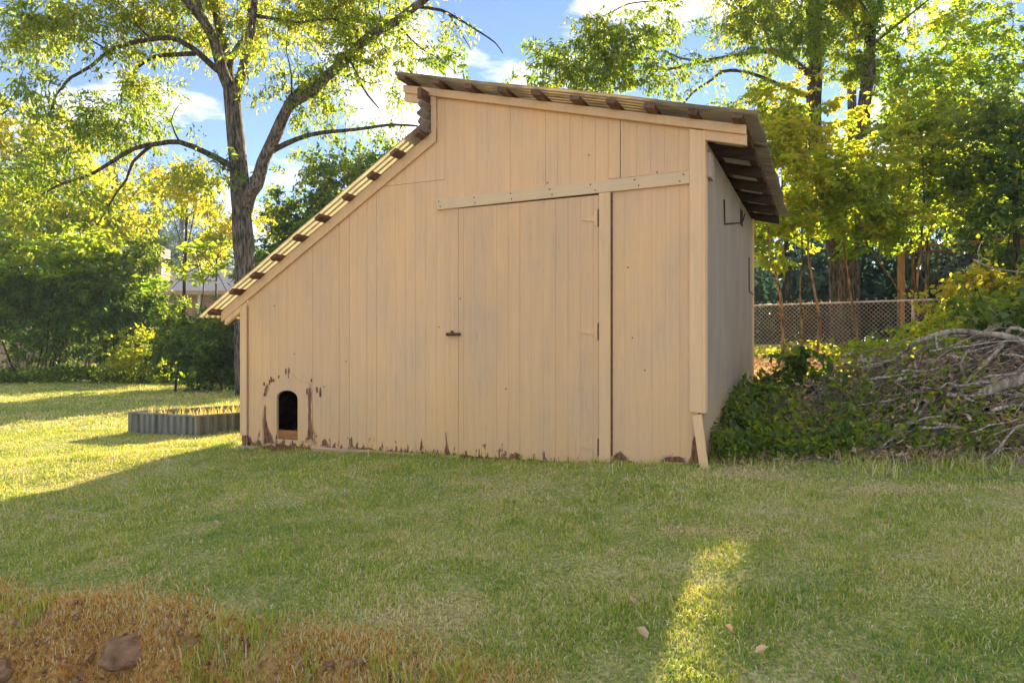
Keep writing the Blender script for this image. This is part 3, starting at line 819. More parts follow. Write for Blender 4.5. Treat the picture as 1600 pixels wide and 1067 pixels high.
def crown_mesh(name, blobs, sprays, per, leaf, spray_len, mats, parent, seed, tint=.45, tvar=.14, droop=.35, wid=.42, shell=.45, twigs=True, lat=.14, keep=None, flat=0.0):
    rng = np.random.default_rng(seed)
    C = np.array([b[0] for b in blobs], float); Rr = np.array([b[1] for b in blobs], float)
    w = np.prod(Rr, 1) ** (2 / 3) * np.array([b[2] if len(b) > 2 else 1.0 for b in blobs]); w /= w.sum()
    # sprays gather in clumps inside each blob, so the crown has lumps and gaps
    nclump = max(6, sprays // 9)
    ci = rng.choice(len(blobs), nclump, p=w)
    d0 = unit(rng.normal(size=(nclump, 3))) * (rng.random((nclump, 1)) ** shell)
    cp = C[ci] + d0 * Rr[ci]
    k = rng.integers(0, nclump, sprays)
    cs = .20 * np.mean(Rr[ci], 1)[k][:, None] + spray_len * .35
    p = cp[k] + rng.normal(size=(sprays, 3)) * cs * np.array([1, 1, .65])
    o = unit((p - C[ci][k]) / Rr[ci][k])
    dr = unit(o * .7 + rng.normal(size=(sprays, 3)) * .55 + np.array([0, 0, -droop]))
    if flat: dr[:, 2] *= (1 - flat); dr = unit(dr)
    ctint = rng.normal(0, tvar * .8, nclump)[k]
    ln = spray_len * rng.uniform(.6, 1.3, sprays)
    for gx_, gy_, gzz, gr_, tmin in SUN_GAPS:
        o_ = np.array([gx_, gy_, gzz]); v_ = p - o_
        t_ = v_ @ SDIR
        far = np.linalg.norm(v_ - t_[:, None] * SDIR, axis=1) > gr_
        far |= t_ < tmin
        p, dr, ln, ctint = p[far], dr[far], ln[far], ctint[far]
    if keep is not None:
        m = keep(p); p, dr, ln, ctint = p[m], dr[m], ln[m], ctint[m]
    n = len(p)
    t = rng.random((n, per))
    base = p[:, None] + dr[:, None] * ((t - .3) * ln[:, None])[..., None]
    base = base + rng.normal(size=(n, per, 3)) * (lat * ln)[:, None, None] * np.array([1, 1, .6 if not flat else .3])
    ax = dr[:, None] * .55 + rng.normal(size=(n, per, 3)) * .6 + np.array([0, 0, -droop])
    if flat: ax[..., 2] *= (1 - flat)
    L_ = leaf * rng.uniform(.65, 1.25, (n, per))
    ti = tint + ctint[:, None] + rng.normal(0, tvar, (n, per)) + .10 * np.tanh(((base[..., 2] - C[:, 2].mean()) / Rr[:, 2].max()))
    V, Fc, at_ = leaf_arrays(base.reshape(-1, 3), ax.reshape(-1, 3), L_.ravel(), L_.ravel() * wid, ti.ravel(), rng)
    mi = np.zeros(len(Fc), int)
    if twigs:
        a = p - dr * (.45 * ln)[:, None] + np.array([0, 0, .03]); b_ = p + dr * (.75 * ln)[:, None]
        r = .0035 + .004 * ln
        s = unit(np.cross(dr, np.array([.3, .2, .9]))); u = np.cross(dr, s)
        offs = [s, -.5 * s + .87 * u, -.5 * s - .87 * u]
        TV = np.stack([a + q * r[:, None] for q in offs] + [b_ + q * r[:, None] * .4 for q in offs], 1)
        bb = (np.arange(n) * 6)[:, None] + len(V)
        tf = []
        for i in range(3):
            j = (i + 1) % 3
            tf += [bb + np.array([[i, j, 3 + j]]), bb + np.array([[i, 3 + j, 3 + i]])]
        TF = np.concatenate(tf, 1).reshape(-1, 3)
        V = np.concatenate([V, TV.reshape(-1, 3)]); Fc = np.concatenate([Fc, TF]); at_ = np.concatenate([at_, np.full(n * 6, .5)])
        mi = np.concatenate([mi, np.ones(len(TF), int)])
    return link(name, np_mesh(name, V, Fc, attr=at_, mi=mi), mats, parent)

def wob(path, amp, seed):
    out = []
    for i, q in enumerate(path):
        q = np.array(q, float)
        k = i / max(1, len(path) - 1)
        out.append(q + np.array([mnoise.noise((q[2] * 1.7 + seed, seed, q[0])), mnoise.noise((seed, q[2] * 1.7, q[0])), .5 * mnoise.noise((q[0] * 1.7, seed, q[2]))]) * amp)
    return out

def limb(name, pts, r0, r1, m, parent, n=8, step=.3, amp=.03, seed=0, twist=0):
    path = wob(spline(pts, step), amp, seed)
    k = np.linspace(0, 1, len(path))
    rad = r0 + (r1 - r0) * k ** .8
    rad = [rr * (1 + .10 * mnoise.noise((i * .7, seed, 2))) for i, rr in enumerate(rad)]
    return MB().tube([tuple(q) for q in path], rad, n).build(name, M[m], parent, world_coords=True, smooth=True)

def pxpath(pts, Y0, Y1=None):
    Y1 = Y0 if Y1 is None else Y1
    n = len(pts)
    return [at(x, y, Y0 + (Y1 - Y0) * i / max(1, n - 1)) for i, (x, y) in enumerate(pts)]

def B(x, y, Y, rx, ry, rd=None, w=1.0):
    """a leafy mass: centre given in photo pixels and distance, radii in photo pixels (depth radius in metres)"""
    rxm, rym = rx * Y / F, ry * Y / F
    return (at(x, y, Y), (rxm, rd if rd else max(.5, .8 * (rxm + rym) / 2), rym), w)

# ------------------------------------------------------------------ the tall forked tree behind the shed
def base_on_ground(x, Y): 
    X = (x - 800) * Y / F
    return (X, Y, float(gz(X, Y)) - .05)
pb = base_on_ground(388, 14)
pec = empty('pecan_tree', pb, 'tall grey forked tree with long arching limbs rising beyond the low roof slope', 'tree')
limb('trunk', [pb] + pxpath([(385, 520), (384, 440), (380, 380), (376, 300), (370, 230), (364, 165), (361, 130)], 14), .26, .155, 'bark_pecan', pec, 14, .3, .02, 1)
limb('limb', pxpath([(364, 150), (348, 112), (337, 70), (318, 34), (298, 11), (280, -20), (262, -90)], 14, 13.2), .13, .06, 'bark_pecan', pec, 10, .3, .02, 2)
limb('limb', pxpath([(319, 36), (309, 0), (300, -60), (298, -120)], 13.8, 14.3), .07, .03, 'bark_pecan', pec, 8, .3, .02, 3)
limb('limb', pxpath([(362, 145), (357, 115), (353, 84), (341, 37), (334, 0), (326, -80), (330, -170)], 14, 14.8), .115, .05, 'bark_pecan', pec, 10, .3, .02, 4)
limb('limb', pxpath([(358, 105), (366, 83), (373, 71), (382, 56), (388, 30), (391, 5)], 14, 15), .06, .03, 'bark_pecan', pec, 8, .3, .02, 5)
limb('limb', pxpath([(368, 158), (372, 135), (380, 112), (388, 70), (396, 17), (402, -40), (400, -130)], 14, 13.4), .115, .05, 'bark_pecan', pec, 10, .3, .02, 6)
limb('limb', pxpath([(345, 112), (336, 107), (309, 82), (292, 70), (267, 60), (236, 62), (197, 70), (169, 82), (141, 104), (110, 121), (96, 138), (84, 153), (78, 175)], 13.9, 12.4), .075, .014, 'bark_dark', pec, 8, .22, .03, 7)
limb('limb', pxpath([(304, 84), (270, 86), (242, 89), (216, 104), (202, 121), (191, 141), (190, 162)], 13.6, 14.4), .05, .018, 'bark_dark', pec, 8, .22, .02, 8)
limb('limb', pxpath([(372, 262), (360, 259), (323, 239), (281, 222), (247, 225), (208, 233), (169, 256), (141, 273), (98, 287), (76, 298), (40, 318)], 13.9, 12.0), .075, .014, 'bark_dark', pec, 8, .22, .03, 9)
limb('limb', pxpath([(236, 228), (208, 253), (197, 281), (183, 300), (163, 335), (150, 352)], 13.1, 13.6), .035, .012, 'bark_dark', pec, 7, .22, .02, 10)
limb('limb', pxpath([(383, 330), (390, 303), (400, 288), (411, 253), (431, 211), (451, 166), (484, 146), (512, 118), (549, 84), (583, 53), (619, 34), (645, 14), (664, 0), (700, -30)], 14, 12.6), .15, .06, 'bark_pecan', pec, 10, .3, .03, 11)
limb('limb', pxpath([(447, 170), (452, 158), (465, 143), (493, 121), (524, 116), (557, 124), (574, 149), (592, 170)], 13.6, 14.6), .08, .016, 'bark_pecan', pec, 8, .25, .02, 12)
limb('limb', pxpath([(422, 239), (448, 225), (484, 211), (526, 205), (569, 201), (611, 195), (653, 197)], 13.8, 13.0), .06, .02, 'bark_dark', pec, 8, .25, .02, 13)
limb('limb', pxpath([(651, 12), (690, 17), (718, 31), (751, 51), (774, 67), (785, 84)], 12.9, 12.2), .035, .008, 'bark_dark', pec, 7, .2, .02, 14)
limb('limb', pxpath([(400, 25), (430, 30), (470, 36), (520, 30), (560, 50)], 13.6, 13), .04, .012, 'bark_dark', pec, 7, .25, .03, 15)
for i, pth in enumerate([[(600, 42), (590, 10), (600, -30)], [(545, 88), (560, 120), (580, 130), (600, 125)], [(236, 62), (215, 40), (205, 20), (180, 5)], [(169, 80), (140, 62), (100, 55), (60, 62)],
                         [(700, 22), (720, 50), (735, 75)], [(620, 36), (650, 70), (690, 95), (715, 118)], [(455, 160), (456, 120), (448, 80), (452, 40)], [(98, 287), (60, 270), (30, 275)], [(281, 222), (268, 190), (280, 165)]]):
    limb('limb', pxpath(pth, 13.3, 13.0), .022, .006, 'bark_dark', pec, 6, .2, .03, 20 + i)
pbl = [B(140, 50, 13, 90, 45), B(60, 80, 12.6, 45, 50, None, .8), B(95, 125, 12.4, 55, 35, None, .6), B(235, 30, 13.5, 80, 38), B(225, 140, 14.2, 45, 30, None, .4), B(180, 195, 13.4, 75, 35, None, .8),
       B(110, 225, 12.6, 80, 35), B(60, 290, 12.2, 60, 30), B(290, 205, 13.3, 50, 28, None, .5), B(310, 270, 13.6, 45, 40, None, .6), B(325, 25, 14.6, 60, 45), B(420, 40, 14.4, 60, 50), B(500, 30, 13.4, 75, 42), B(585, 40, 13, 80, 50),
       B(650, 60, 12.8, 60, 45, None, .7), B(700, 30, 12.4, 45, 32, None, .6), B(750, 50, 12.2, 34, 30, None, .45), B(690, 110, 12.8, 32, 20, None, .3), B(560, 105, 13.4, 60, 38), B(505, 170, 13.8, 80, 30, None, .8), B(590, 195, 13.4, 60, 32), B(470, 130, 13.8, 40, 40, None, .35),
       B(425, 95, 13.2, 28, 35, None, .25), B(610, 150, 13.6, 50, 22, None, .6), B(150, -40, 13.4, 120, 40), B(330, -50, 14, 150, 50), B(560, -40, 13, 160, 40), B(300, -140, 14, 120, 50), B(420, -130, 14, 110, 50)]
crown_mesh('crown', pbl, 1600, 28, .115, .42, [M['lf_pecan'], M['bark_dark']], pec, 11, tint=.50, tvar=.15, droop=.45, wid=.34, lat=.17)

# ------------------------------------------------------------------ other trees, shrubs
def tree(name, label, x, Y, trunk_px, r0, blobs, sprays, per, leaf, slen, lm, bm='bark_dark', seed=1, tint=.45, limbs=(), group=None, cat='tree', **kw):
    b = base_on_ground(x, Y)
    t = empty(name, b, label, cat, group)
    top = pxpath(trunk_px, Y) if trunk_px else [np.array([b[0] + .1, b[1], b[2] + 2])]
    limb('trunk', [b] + top, r0, r0 * .45, bm, t, 9, .35, .05, seed)
    for i, lp in enumerate(limbs):
        limb('limb', pxpath(lp[0], Y, Y + lp[1]), lp[2], lp[2] * .3, bm, t, 7, .3, .04, seed + i + .5)
    # limbs that reach into the leafy masses
    rr = random.Random(seed)
    for c, rad, *_ in blobs[:9]:
        s0 = np.array(top[-1] if len(top) < 2 else top[rr.randrange(len(top) // 2, len(top))])
        e = np.array(c) + np.array([rr.uniform(-.4, .4) * rad[0], rr.uniform(-.3, .3), rr.uniform(-.3, .3) * rad[2]])
        mid = (s0 + e) / 2 + np.array([0, 0, .12 * np.linalg.norm(e - s0)])
        limb('limb', [s0, mid, e], max(.014, r0 * .3), .007, bm, t, 5, .4, .06, rr.random() * 50)
    crown_mesh('crown', blobs, sprays, per, leaf, slen, [M[lm], M[bm]], t, seed, tint=tint, **kw)
    return t

tree('broadleaf_tree', 'dense dark green tree directly behind the low roof slope', 500, 18, [(500, 480), (497, 380), (505, 300)], .16,
     [B(520, 330, 18, 95, 70), B(470, 370, 17.5, 65, 60), B(560, 285, 18.5, 75, 60), B(545, 255, 18.5, 60, 40, None, .6), B(440, 430, 18, 40, 60), B(500, 450, 18, 100, 60, 1.4), B(590, 270, 18.4, 40, 40)], 900, 30, .13, .45, 'lf_dark', seed=31, tint=.45, tvar=.2, wid=.5)
tree('broadleaf_tree', 'golden sunlit tree highest at the picture edge beyond the hedge', 20, 25, [(22, 420), (25, 330), (30, 240)], .2,
     [B(40, 210, 25, 80, 60), B(-20, 190, 25, 70, 70), B(100, 240, 24.5, 70, 50), B(30, 290, 24, 90, 60), B(-40, 300, 25, 80, 80), B(0, 370, 24, 90, 50)], 540, 24, .17, .6, 'lf_gold', seed=32, tint=.55, tvar=.2, wid=.55)
tree('broadleaf_tree', 'yellow green leafy tree above the hedge between golden crown and pines', 165, 23, [(165, 440), (168, 380), (172, 320)], .15,
     [B(160, 330, 23, 85, 50), B(205, 290, 23, 40, 30, None, .5), B(120, 370, 22.5, 80, 45), B(90, 330, 23, 60, 50)], 390, 24, .16, .55, 'lf_gold', seed=33, tint=.45, tvar=.2, wid=.55)
tree('broadleaf_tree', 'thin golden tree with gaps standing in front of the blue green pines', 285, 21, [(288, 460), (290, 400), (292, 340)], .08,
     [B(290, 305, 21, 40, 28), B(345, 330, 21, 22, 24, None, .6), B(262, 290, 21, 30, 25, None, .5), B(310, 280, 21, 40, 22, None, .7)], 130, 22, .14, .45, 'lf_gold', seed=34, tint=.6, tvar=.15, wid=.5)
tree('young_tree', 'small bright yellow tree close beside the forked grey trunk', 338, 26, [(338, 430), (339, 405)], .06,
     [B(335, 395, 26, 24, 28), B(420, 350, 26, 26, 34), B(350, 370, 26, 18, 22)], 150, 24, .15, .45, 'lf_gold', seed=35, tint=.62, wid=.5)
for i, (x, Y, top, hw, lab) in enumerate([(245, 58, 255, 34, 'hazy blue green pine, tallest of the far pines over the brick house'), (330, 66, 275, 40, 'hazy blue green pine just beside the forked trunk over the house roof'),
                                          (285, 72, 310, 46, 'broad hazy pine low between two taller far pines'), (440, 62, 320, 40, 'hazy pine far beyond the shed roof slope'), (180, 64, 240, 40, 'hazy pine showing through golden leaves beyond the hedge')]):
    bl = []
    hgt = 520 - top
    for k in range(9):
        f = k / 8
        bl.append(B(x + ((k * 37) % 11 - 5) * 1.4, top + 14 + f * hgt * .75, Y, hw * (.30 + .75 * f), 16, None, .6))
    tree('pine_tree', lab, x, Y, [(x, 440), (x, top + 10)], .28, bl, 420, 30, .30, .9, 'lf_pine', seed=40 + i, tint=.5, tvar=.2, wid=.22, group='far pines', lat=.3)

# ---- the three big trunks and the young growth beyond the wire fence
def big(name, label, x, Y, trunk, r0, r1, limbs, blobs, sprays, per, leaf, slen, lm, seed, tint, **kw):
    b = base_on_ground(x, Y)
    t = empty(name, b, label, 'tree')
    limb('trunk', [b] + pxpath(trunk, Y), r0, r1, 'bark_oak', t, 14, .35, .03, seed)
    for i, (pth, dY0, dY1, a, e) in enumerate(limbs):
        limb('limb', pxpath(pth, Y + dY0, Y + dY1), a, e, 'bark_oak', t, 8, .25, .03, seed + i * 1.7)
    crown_mesh('crown', blobs, sprays, per, leaf, slen, [M[lm], M['bark_dark']], t, seed, tint=tint, **kw)
    return t
big('oak_tree', 'tall grey trunk with long low limbs reaching over the shed ridge', 1312, 17.6, [(1310, 440), (1300, 350), (1278, 240), (1270, 180), (1274, 120), (1270, 40), (1266, -60), (1262, -180)], .24, .15,
    [([(1266, 118), (1240, 96), (1200, 81), (1151, 87), (1095, 97), (1053, 107), (1011, 111), (974, 112), (940, 126), (905, 132)], 0, -2.6, .085, .016),
     ([(990, 111), (974, 134), (946, 142), (907, 147), (870, 150)], -2.2, -2.6, .03, .008), ([(1098, 96), (1061, 91), (1042, 81), (1028, 80), (1014, 90), (997, 93)], -1.5, -1.0, .028, .008),
     ([(1250, 20), (1180, -10), (1100, -6), (1053, 1), (1014, 3), (983, 6), (957, 18), (932, 27), (920, 17)], 0, -2, .05, .008),
     ([(1262, 150), (1235, 140), (1200, 124), (1174, 115), (1151, 111)], 0, -1, .07, .03), ([(1151, 111), (1129, 112), (1106, 129), (1081, 146), (1061, 171)], -1, -1.6, .045, .02),
     ([(1264, 190), (1230, 160), (1193, 146), (1165, 152), (1137, 169), (1120, 184)], 0, -1.4, .05, .018), ([(1215, 90), (1206, 78), (1200, 56), (1191, 37), (1175, 30), (1157, 25), (1160, 6), (1170, -30)], -.4, -.2, .032, .014)],
    [B(890, 110, 13.5, 70, 40), B(960, 85, 13.6, 70, 42), B(1040, 110, 14, 70, 35, None, .8), B(940, 140, 13.4, 60, 20, None, .6), B(1010, 45, 14.4, 60, 26, None, .4), B(930, 35, 14.2, 50, 30, None, .25), B(1110, 120, 14.4, 60, 34, None, .5), B(1150, 30, 15, 70, 45), B(1230, 40, 16, 70, 60), B(1190, 175, 15, 60, 30, None, .5),
     B(1300, -20, 16, 110, 60), B(1230, 140, 16, 60, 50), B(1100, 160, 14.4, 50, 20, None, .4), B(840, 95, 13.6, 30, 40, None, .35), B(900, 5, 14.2, 40, 14, None, .3), B(1120, 60, 14.6, 60, 30, None, .5), B(1330, 90, 17, 70, 60), B(1250, -130, 16, 110, 60)],
    1350, 28, .12, .45, 'lf_pecan', 51, .45, tvar=.15, droop=.4, wid=.36)
big('oak_tree', 'brown trunk forking in two near the top, thick base behind the wire fence', 1325, 17, [(1324, 430), (1326, 380), (1335, 280), (1348, 180), (1357, 110), (1360, 50)], .25, .13,
    [([(1359, 60), (1350, 20), (1338, -10), (1330, -70)], 0, -.5, .09, .05), ([(1361, 55), (1372, 15), (1380, -20), (1386, -90)], 0, .5, .09, .05), ([(1356, 75), (1366, 67), (1397, 42), (1419, 25), (1447, 3), (1470, -15)], 0, -1, .04, .016)],
    [B(1450, 60, 17.5, 90, 60), B(1540, 40, 17.5, 70, 50, None, .5), B(1420, 130, 18, 80, 60), B(1500, 150, 18, 90, 50), B(1380, -20, 17, 120, 50), B(1400, -110, 17, 120, 50), B(1590, 120, 18, 70, 60, None, .5), B(1360, 180, 18, 60, 60)], 720, 26, .13, .5, 'lf_under', 52, .36, tvar=.16, wid=.5)
big('oak_tree', 'slim far trunk rising between the two big trunks', 1336, 23, [(1334, 400), (1332, 250), (1331, 100), (1330, 0), (1329, -120)], .2, .11, [], [B(1480, 220, 24, 90, 80), B(1560, 200, 24, 80, 60, None, .7), B(1590, 290, 24, 80, 60)], 620, 26, .17, .6, 'lf_dark', 53, .5, tvar=.2, wid=.5)

UY = 13.8
saps = [('leaning young tree with orange brown stem at the corner where fence meets shed', [(1225, 542), (1220, 469), (1206, 407), (1200, 357), (1192, 300), (1196, 250)], 13.0, .035, [B(1205, 290, 13.2, 45, 60), B(1195, 230, 13.2, 40, 40), B(1190, 340, 13, 25, 30), B(1240, 330, 13, 40, 40), B(1210, 390, 13, 22, 18, None, .3)]),
        ('slender curved sapling standing second along the fence from the shed', [(1273, 542), (1280, 511), (1274, 458), (1266, 419), (1263, 362), (1258, 290), (1270, 200)], 13.3, .032, [B(1265, 240, 13.5, 50, 60), B(1290, 180, 13.6, 50, 40), B(1270, 330, 13.2, 48, 45), B(1300, 280, 13.4, 45, 45)]),
        ('straight thin sapling close behind the curved one by the fence', [(1253, 531), (1251, 447), (1253, 376), (1256, 300)], 14.4, .028, [B(1240, 270, 14.6, 45, 60), B(1230, 350, 14.4, 40, 40), B(1215, 180, 14.6, 40, 50)]),
        ('thin sapling bending towards the thick trunk base behind the fence', [(1345, 531), (1329, 458), (1321, 407), (1318, 350), (1330, 280)], 13.7, .028, [B(1335, 270, 13.8, 55, 50), B(1360, 340, 13.6, 60, 30), B(1330, 375, 13.5, 35, 22), B(1370, 230, 14, 50, 45)]),
        ('young tree with forked stems just past the orange brown pen post', [(1432, 525), (1430, 458), (1439, 368), (1444, 290), (1436, 210)], 14.4, .035, [B(1440, 250, 14.6, 60, 60), B(1400, 320, 14.2, 60, 35), B(1470, 330, 14.4, 60, 35), B(1420, 190, 14.8, 60, 40)]),
        ('straightest and thickest young stem in the group near the pen', [(1447, 514), (1447, 458), (1450, 357), (1452, 280), (1460, 180)], 14.9, .05, [B(1470, 200, 15.2, 60, 60), B(1500, 270, 15, 60, 55), B(1540, 320, 15, 60, 40), B(1480, 130, 15.4, 60, 40)]),
        ('mossy young stem nearest the pen post', [(1425, 503), (1427, 458), (1425, 368), (1420, 300)], 15.2, .045, [B(1400, 260, 15.4, 60, 50), B(1350, 300, 15.4, 50, 40), B(1370, 370, 15.2, 40, 20)]),
        ('bare slanting stem leaning from the pen post up to the understory', [(1404, 500), (1404, 459), (1380, 419), (1357, 385), (1345, 360)], 14.8, .022, [B(1345, 345, 14.6, 30, 22)])]
for i, (lab, pth, Y, r, bl) in enumerate(saps):
    x0, y0 = pth[0]
    tree('sapling', lab, x0, Y, pth[1:], r, bl, int(62 * len(bl)), 20, .125, .36, 'lf_under', 'bark_young', seed=60 + i, tint=.70 - .03 * i, group='young trees along the wire fence', tvar=.16, wid=.55, flat=.45, droop=.15)
tree('understory_tree', 'dark leafy tree filling the view beyond the brush pile', 1590, 13.5, [(1590, 430), (1585, 330), (1580, 250)], .09,
     [B(1570, 250, 13.5, 70, 60), B(1620, 180, 13.5, 80, 70), B(1540, 330, 13.5, 70, 45), B(1620, 330, 13, 80, 60), B(1500, 240, 14, 50, 45, None, .6), B(1680, 260, 13.5, 90, 120), B(1570, 400, 14, 60, 30), B(1660, 60, 14, 90, 80, None, .5)], 620, 24, .13, .42, 'lf_dark', seed=71, tint=.55, tvar=.18, wid=.5, flat=.3)
tree('understory_tree', 'sunlit leafy young tree behind the open eave of the shed', 1230, 17, [(1230, 400), (1225, 300), (1220, 200)], .07,
     [B(1215, 250, 17, 60, 90), B(1250, 330, 17, 60, 60), B(1190, 330, 17, 30, 60), B(1200, 180, 17, 50, 40)], 260, 26, .13, .42, 'lf_gold', seed=72, tint=.42, tvar=.2, wid=.55, flat=.3)

tree('understory_tree', 'unseen leafy tree added past the big leaved vine to darken the shed wall', 1800, 8.6, [(1800, 420), (1790, 300)], .08,
     [B(1840, 330, 8.4, 110, 150), B(1900, 150, 8.8, 150, 150), B(1800, 180, 9.2, 110, 90), B(1850, 480, 8, 110, 60)], 520, 24, .12, .42, 'lf_dark', seed=73, tint=.5, tvar=.2, wid=.5, flat=.3)  # stands out of view, added to cut the sky light on the side wall

# ---- distant woods: a mass nobody could count
def woods():
    rng = np.random.default_rng(90)
    bl = []
    for ang in np.linspace(-75, 75, 110):
        d = rng.uniform(48, 80)
        X = d * math.sin(R(ang)); Y = d * math.cos(R(ang))
        if ang > 12: d = rng.uniform(27, 40); X = d * math.sin(R(ang)); Y = d * math.cos(R(ang))
        g = float(gz(X, Y))
        h = rng.uniform(5, 8) if ang <= 12 else rng.uniform(4.5, 6.5)
        if -3 < ang < 14: h = rng.uniform(3, 4)
        bl.append((np.array([X, Y, g + h * .45]), (3.4, 3.0, h * .6), 1.0))
    for ang in np.linspace(14, 75, 40):
        d = rng.uniform(44, 60); X = d * math.sin(R(ang)); Y = d * math.cos(R(ang))
        bl.append((np.array([X, Y, float(gz(X, Y)) + 2.6]), (3.4, 2.5, 3.2), 1.0))
    o = crown_mesh('distant_woods', bl, 7800, 22, .42, 1.2, [M['lf_pine'], M['bark_dark']], None, 90, tint=.45, tvar=.25, wid=.55, shell=.6, twigs=False, lat=.3)
    setp(o, 'far off dark woods closing the view beyond the fences', 'woods', None, 'stuff')
woods()

# ---- hedge and shrubs
def shrub(name, label, x, Y, blobs, sprays, per, leaf, lm, seed, tint, stems=6, group=None, slen=.4, **kw):
    b = base_on_ground(x, Y)
    t = empty(name, b, label, 'shrub', group)
    mb = MB(); rr = random.Random(seed)
    for i in range(stems):
        c, rad = blobs[rr.randrange(len(blobs))][:2]
        e = np.array(c) + np.array([rr.uniform(-.6, .6) * rad[0], rr.uniform(-.4, .4) * rad[1], rr.uniform(-.2, .6) * rad[2]])
        s0 = np.array([e[0] * .5 + b[0] * .5 + rr.uniform(-.3, .3), b[1] + rr.uniform(-.3, .3), 0]); s0[2] = float(gz(s0[0], s0[1])) - .05
        mb.tube([tuple(q) for q in spline([s0, (s0 + e) / 2 + np.array([rr.uniform(-.2, .2), 0, .15]), e], .4)], np.linspace(.03, .008, len(spline([s0, (s0 + e) / 2, e], .4))), 5)
    mb.build('stem', M['bark_dark'], t, world_coords=True)
    crown_mesh('foliage', blobs, sprays, per, leaf, slen, [M[lm], M['bark_dark']], t, seed, tint=tint, wid=kw.pop('wid', .5), **kw)
    return t
shrub('hedge_shrub', 'ivy covered dark shrub behind the wire fence at the picture edge', 20, 21, [B(20, 500, 21, 60, 60, 1.2), B(-40, 480, 21, 60, 80, 1.2), B(60, 470, 21, 50, 50, 1.2)], 480, 26, .13, 'lf_dark', 101, .4, tvar=.18)
shrub('hedge_shrub', 'tall dark hedge shrub with broad top beside the ivy covered fence', 110, 20.4, [B(100, 510, 20.5, 55, 60, 1.2), B(140, 470, 20.5, 60, 50, 1.2), B(90, 450, 20.6, 60, 30, 1.2)], 560, 26, .13, 'lf_dark', 102, .45, tvar=.18)
shrub('hedge_shrub', 'dark hedge shrub reaching up to the brick chimney', 205, 20.2, [B(200, 510, 20.3, 55, 60, 1.2), B(215, 460, 20.4, 45, 40, 1.2), B(170, 440, 20.5, 45, 30, 1.2), B(205, 420, 20.5, 20, 24, 1.0), B(232, 400, 20.5, 22, 22, .8, .6)], 600, 26, .13, 'lf_dark', 103, .48, tvar=.2)
shrub('hedge_shrub', 'layered flat branched shrub with pale leaf tiers over the hedge', 60, 19.6, [B(60, 420, 19.8, 90, 26, 1.4), B(-20, 440, 19.8, 60, 40, 1.4), B(130, 400, 20, 60, 22, 1.2), B(0, 390, 20, 60, 20, 1.2)], 480, 24, .15, 'lf_under', 104, .38, tvar=.15, flat=.6, droop=.1)
shrub('shrub', 'low sunlit yellow green bush at the foot of the hedge', 225, 18.6, [B(225, 560, 18.6, 36, 18, .7), B(205, 565, 18.8, 25, 12, .6), B(232, 520, 19, 20, 30, .5)], 130, 24, .12, 'lf_gold', 105, .5)
shrub('shrub', 'rounded dark green bush at the hedge end touching the shed edge', 318, 15.6, [B(310, 555, 15.6, 52, 40, .9), B(350, 540, 15.8, 45, 45, .9), B(295, 525, 15.8, 40, 36, .9), B(375, 560, 15.8, 30, 35, .8)], 620, 28, .10, 'lf_dark', 106, .42, tvar=.17, slen=.3)
shrub('shrub', 'wide dark bush hidden partly by the shed corner behind the bed', 420, 16.4, [B(420, 540, 16.4, 60, 60, 1), B(470, 520, 16.6, 50, 60, 1)], 300, 24, .11, 'lf_dark', 107, .4)
shrub('hedge_shrub', 'long dark hedge hidden behind the shed, added to shade the lawn', 560, 19.4, [B(480, 470, 19.4, 80, 90, 1.3), B(560, 470, 19.6, 80, 90, 1.3), B(620, 480, 19.6, 55, 80, 1.3), B(430, 490, 19.2, 50, 60, 1.2)], 900, 24, .14, 'lf_dark', 109, .45)  # hidden shrubs added to throw shade across the lawn
t = tree('sapling', 'thin dark stemmed sapling with big flat leaves before the brick house', 308, 17, [(310, 520), (313, 480), (318, 440), (312, 415), (306, 390)], .02,
         [B(300, 395, 17, 22, 10), B(330, 430, 17, 36, 14), B(280, 430, 17, 30, 14), B(350, 415, 17, 30, 12), B(345, 455, 17, 30, 12), B(270, 450, 17, 30, 14)], 44, 11, .16, .5, 'lf_under', 'bark_dark', seed=108, tint=.3, wid=.55, flat=.7, droop=.1, tvar=.12)

# ground ivy at the hedge foot, undergrowth along the fence beyond the shed
def cover(name, label, cat, xs, ys, n, leaf, lm, seed, tint, h=.25, keep=None, wid=.6):
    rng = np.random.default_rng(seed)
    X = rng.uniform(*xs, n); Y = rng.uniform(*ys, n)
    if keep is not None:
        m = keep(X, Y, rng); X, Y = X[m], Y[m]
    n = len(X)
    hh = h * (.3 + N1(X * 2, Y * 2)) * rng.random(n) ** .7
    P = np.stack([X, Y, gz(X, Y) + hh], -1)
    V, Fc, a = leaf_arrays(P, rng.normal(size=(n, 3)) * np.array([1, 1, .5]) + np.array([0, 0, .25]), leaf * rng.uniform(.6, 1.3, n), leaf * wid * rng.uniform(.7, 1.2, n), tint + rng.normal(0, .17, n), rng)
    o = link(name, np_mesh(name, V, Fc, attr=a), M[lm])
    return setp(o, label, cat, None, 'stuff')
cover('ground_ivy', 'dark ivy creeping along the hedge foot', 'ivy', (-17, -5.5), (18.6, 20.6), 9000, .12, 'lf_dark', 111, .4, .4)
cover('undergrowth', 'sunlit weeds and leaves along the wire fence', 'undergrowth', (2.9, 9.5), (9.5, 15.6), 7000, .10, 'lf_gold', 112, .48, .26, lambda X, Y, r: (N2(X * 1.1, Y * 1.1) > .52) & (Y > 14.2 - (X - 5) * .75 - 2.2))
cover('leaf_litter', 'dry brown leaves strewn on the ground behind the shed', 'leaf litter', (2.6, 9), (8.4, 16), 9000, .10, 'lf_dead', 113, .5, .05, lambda X, Y, r: litter_zone(X, Y) > r.random(len(X)) * .8)

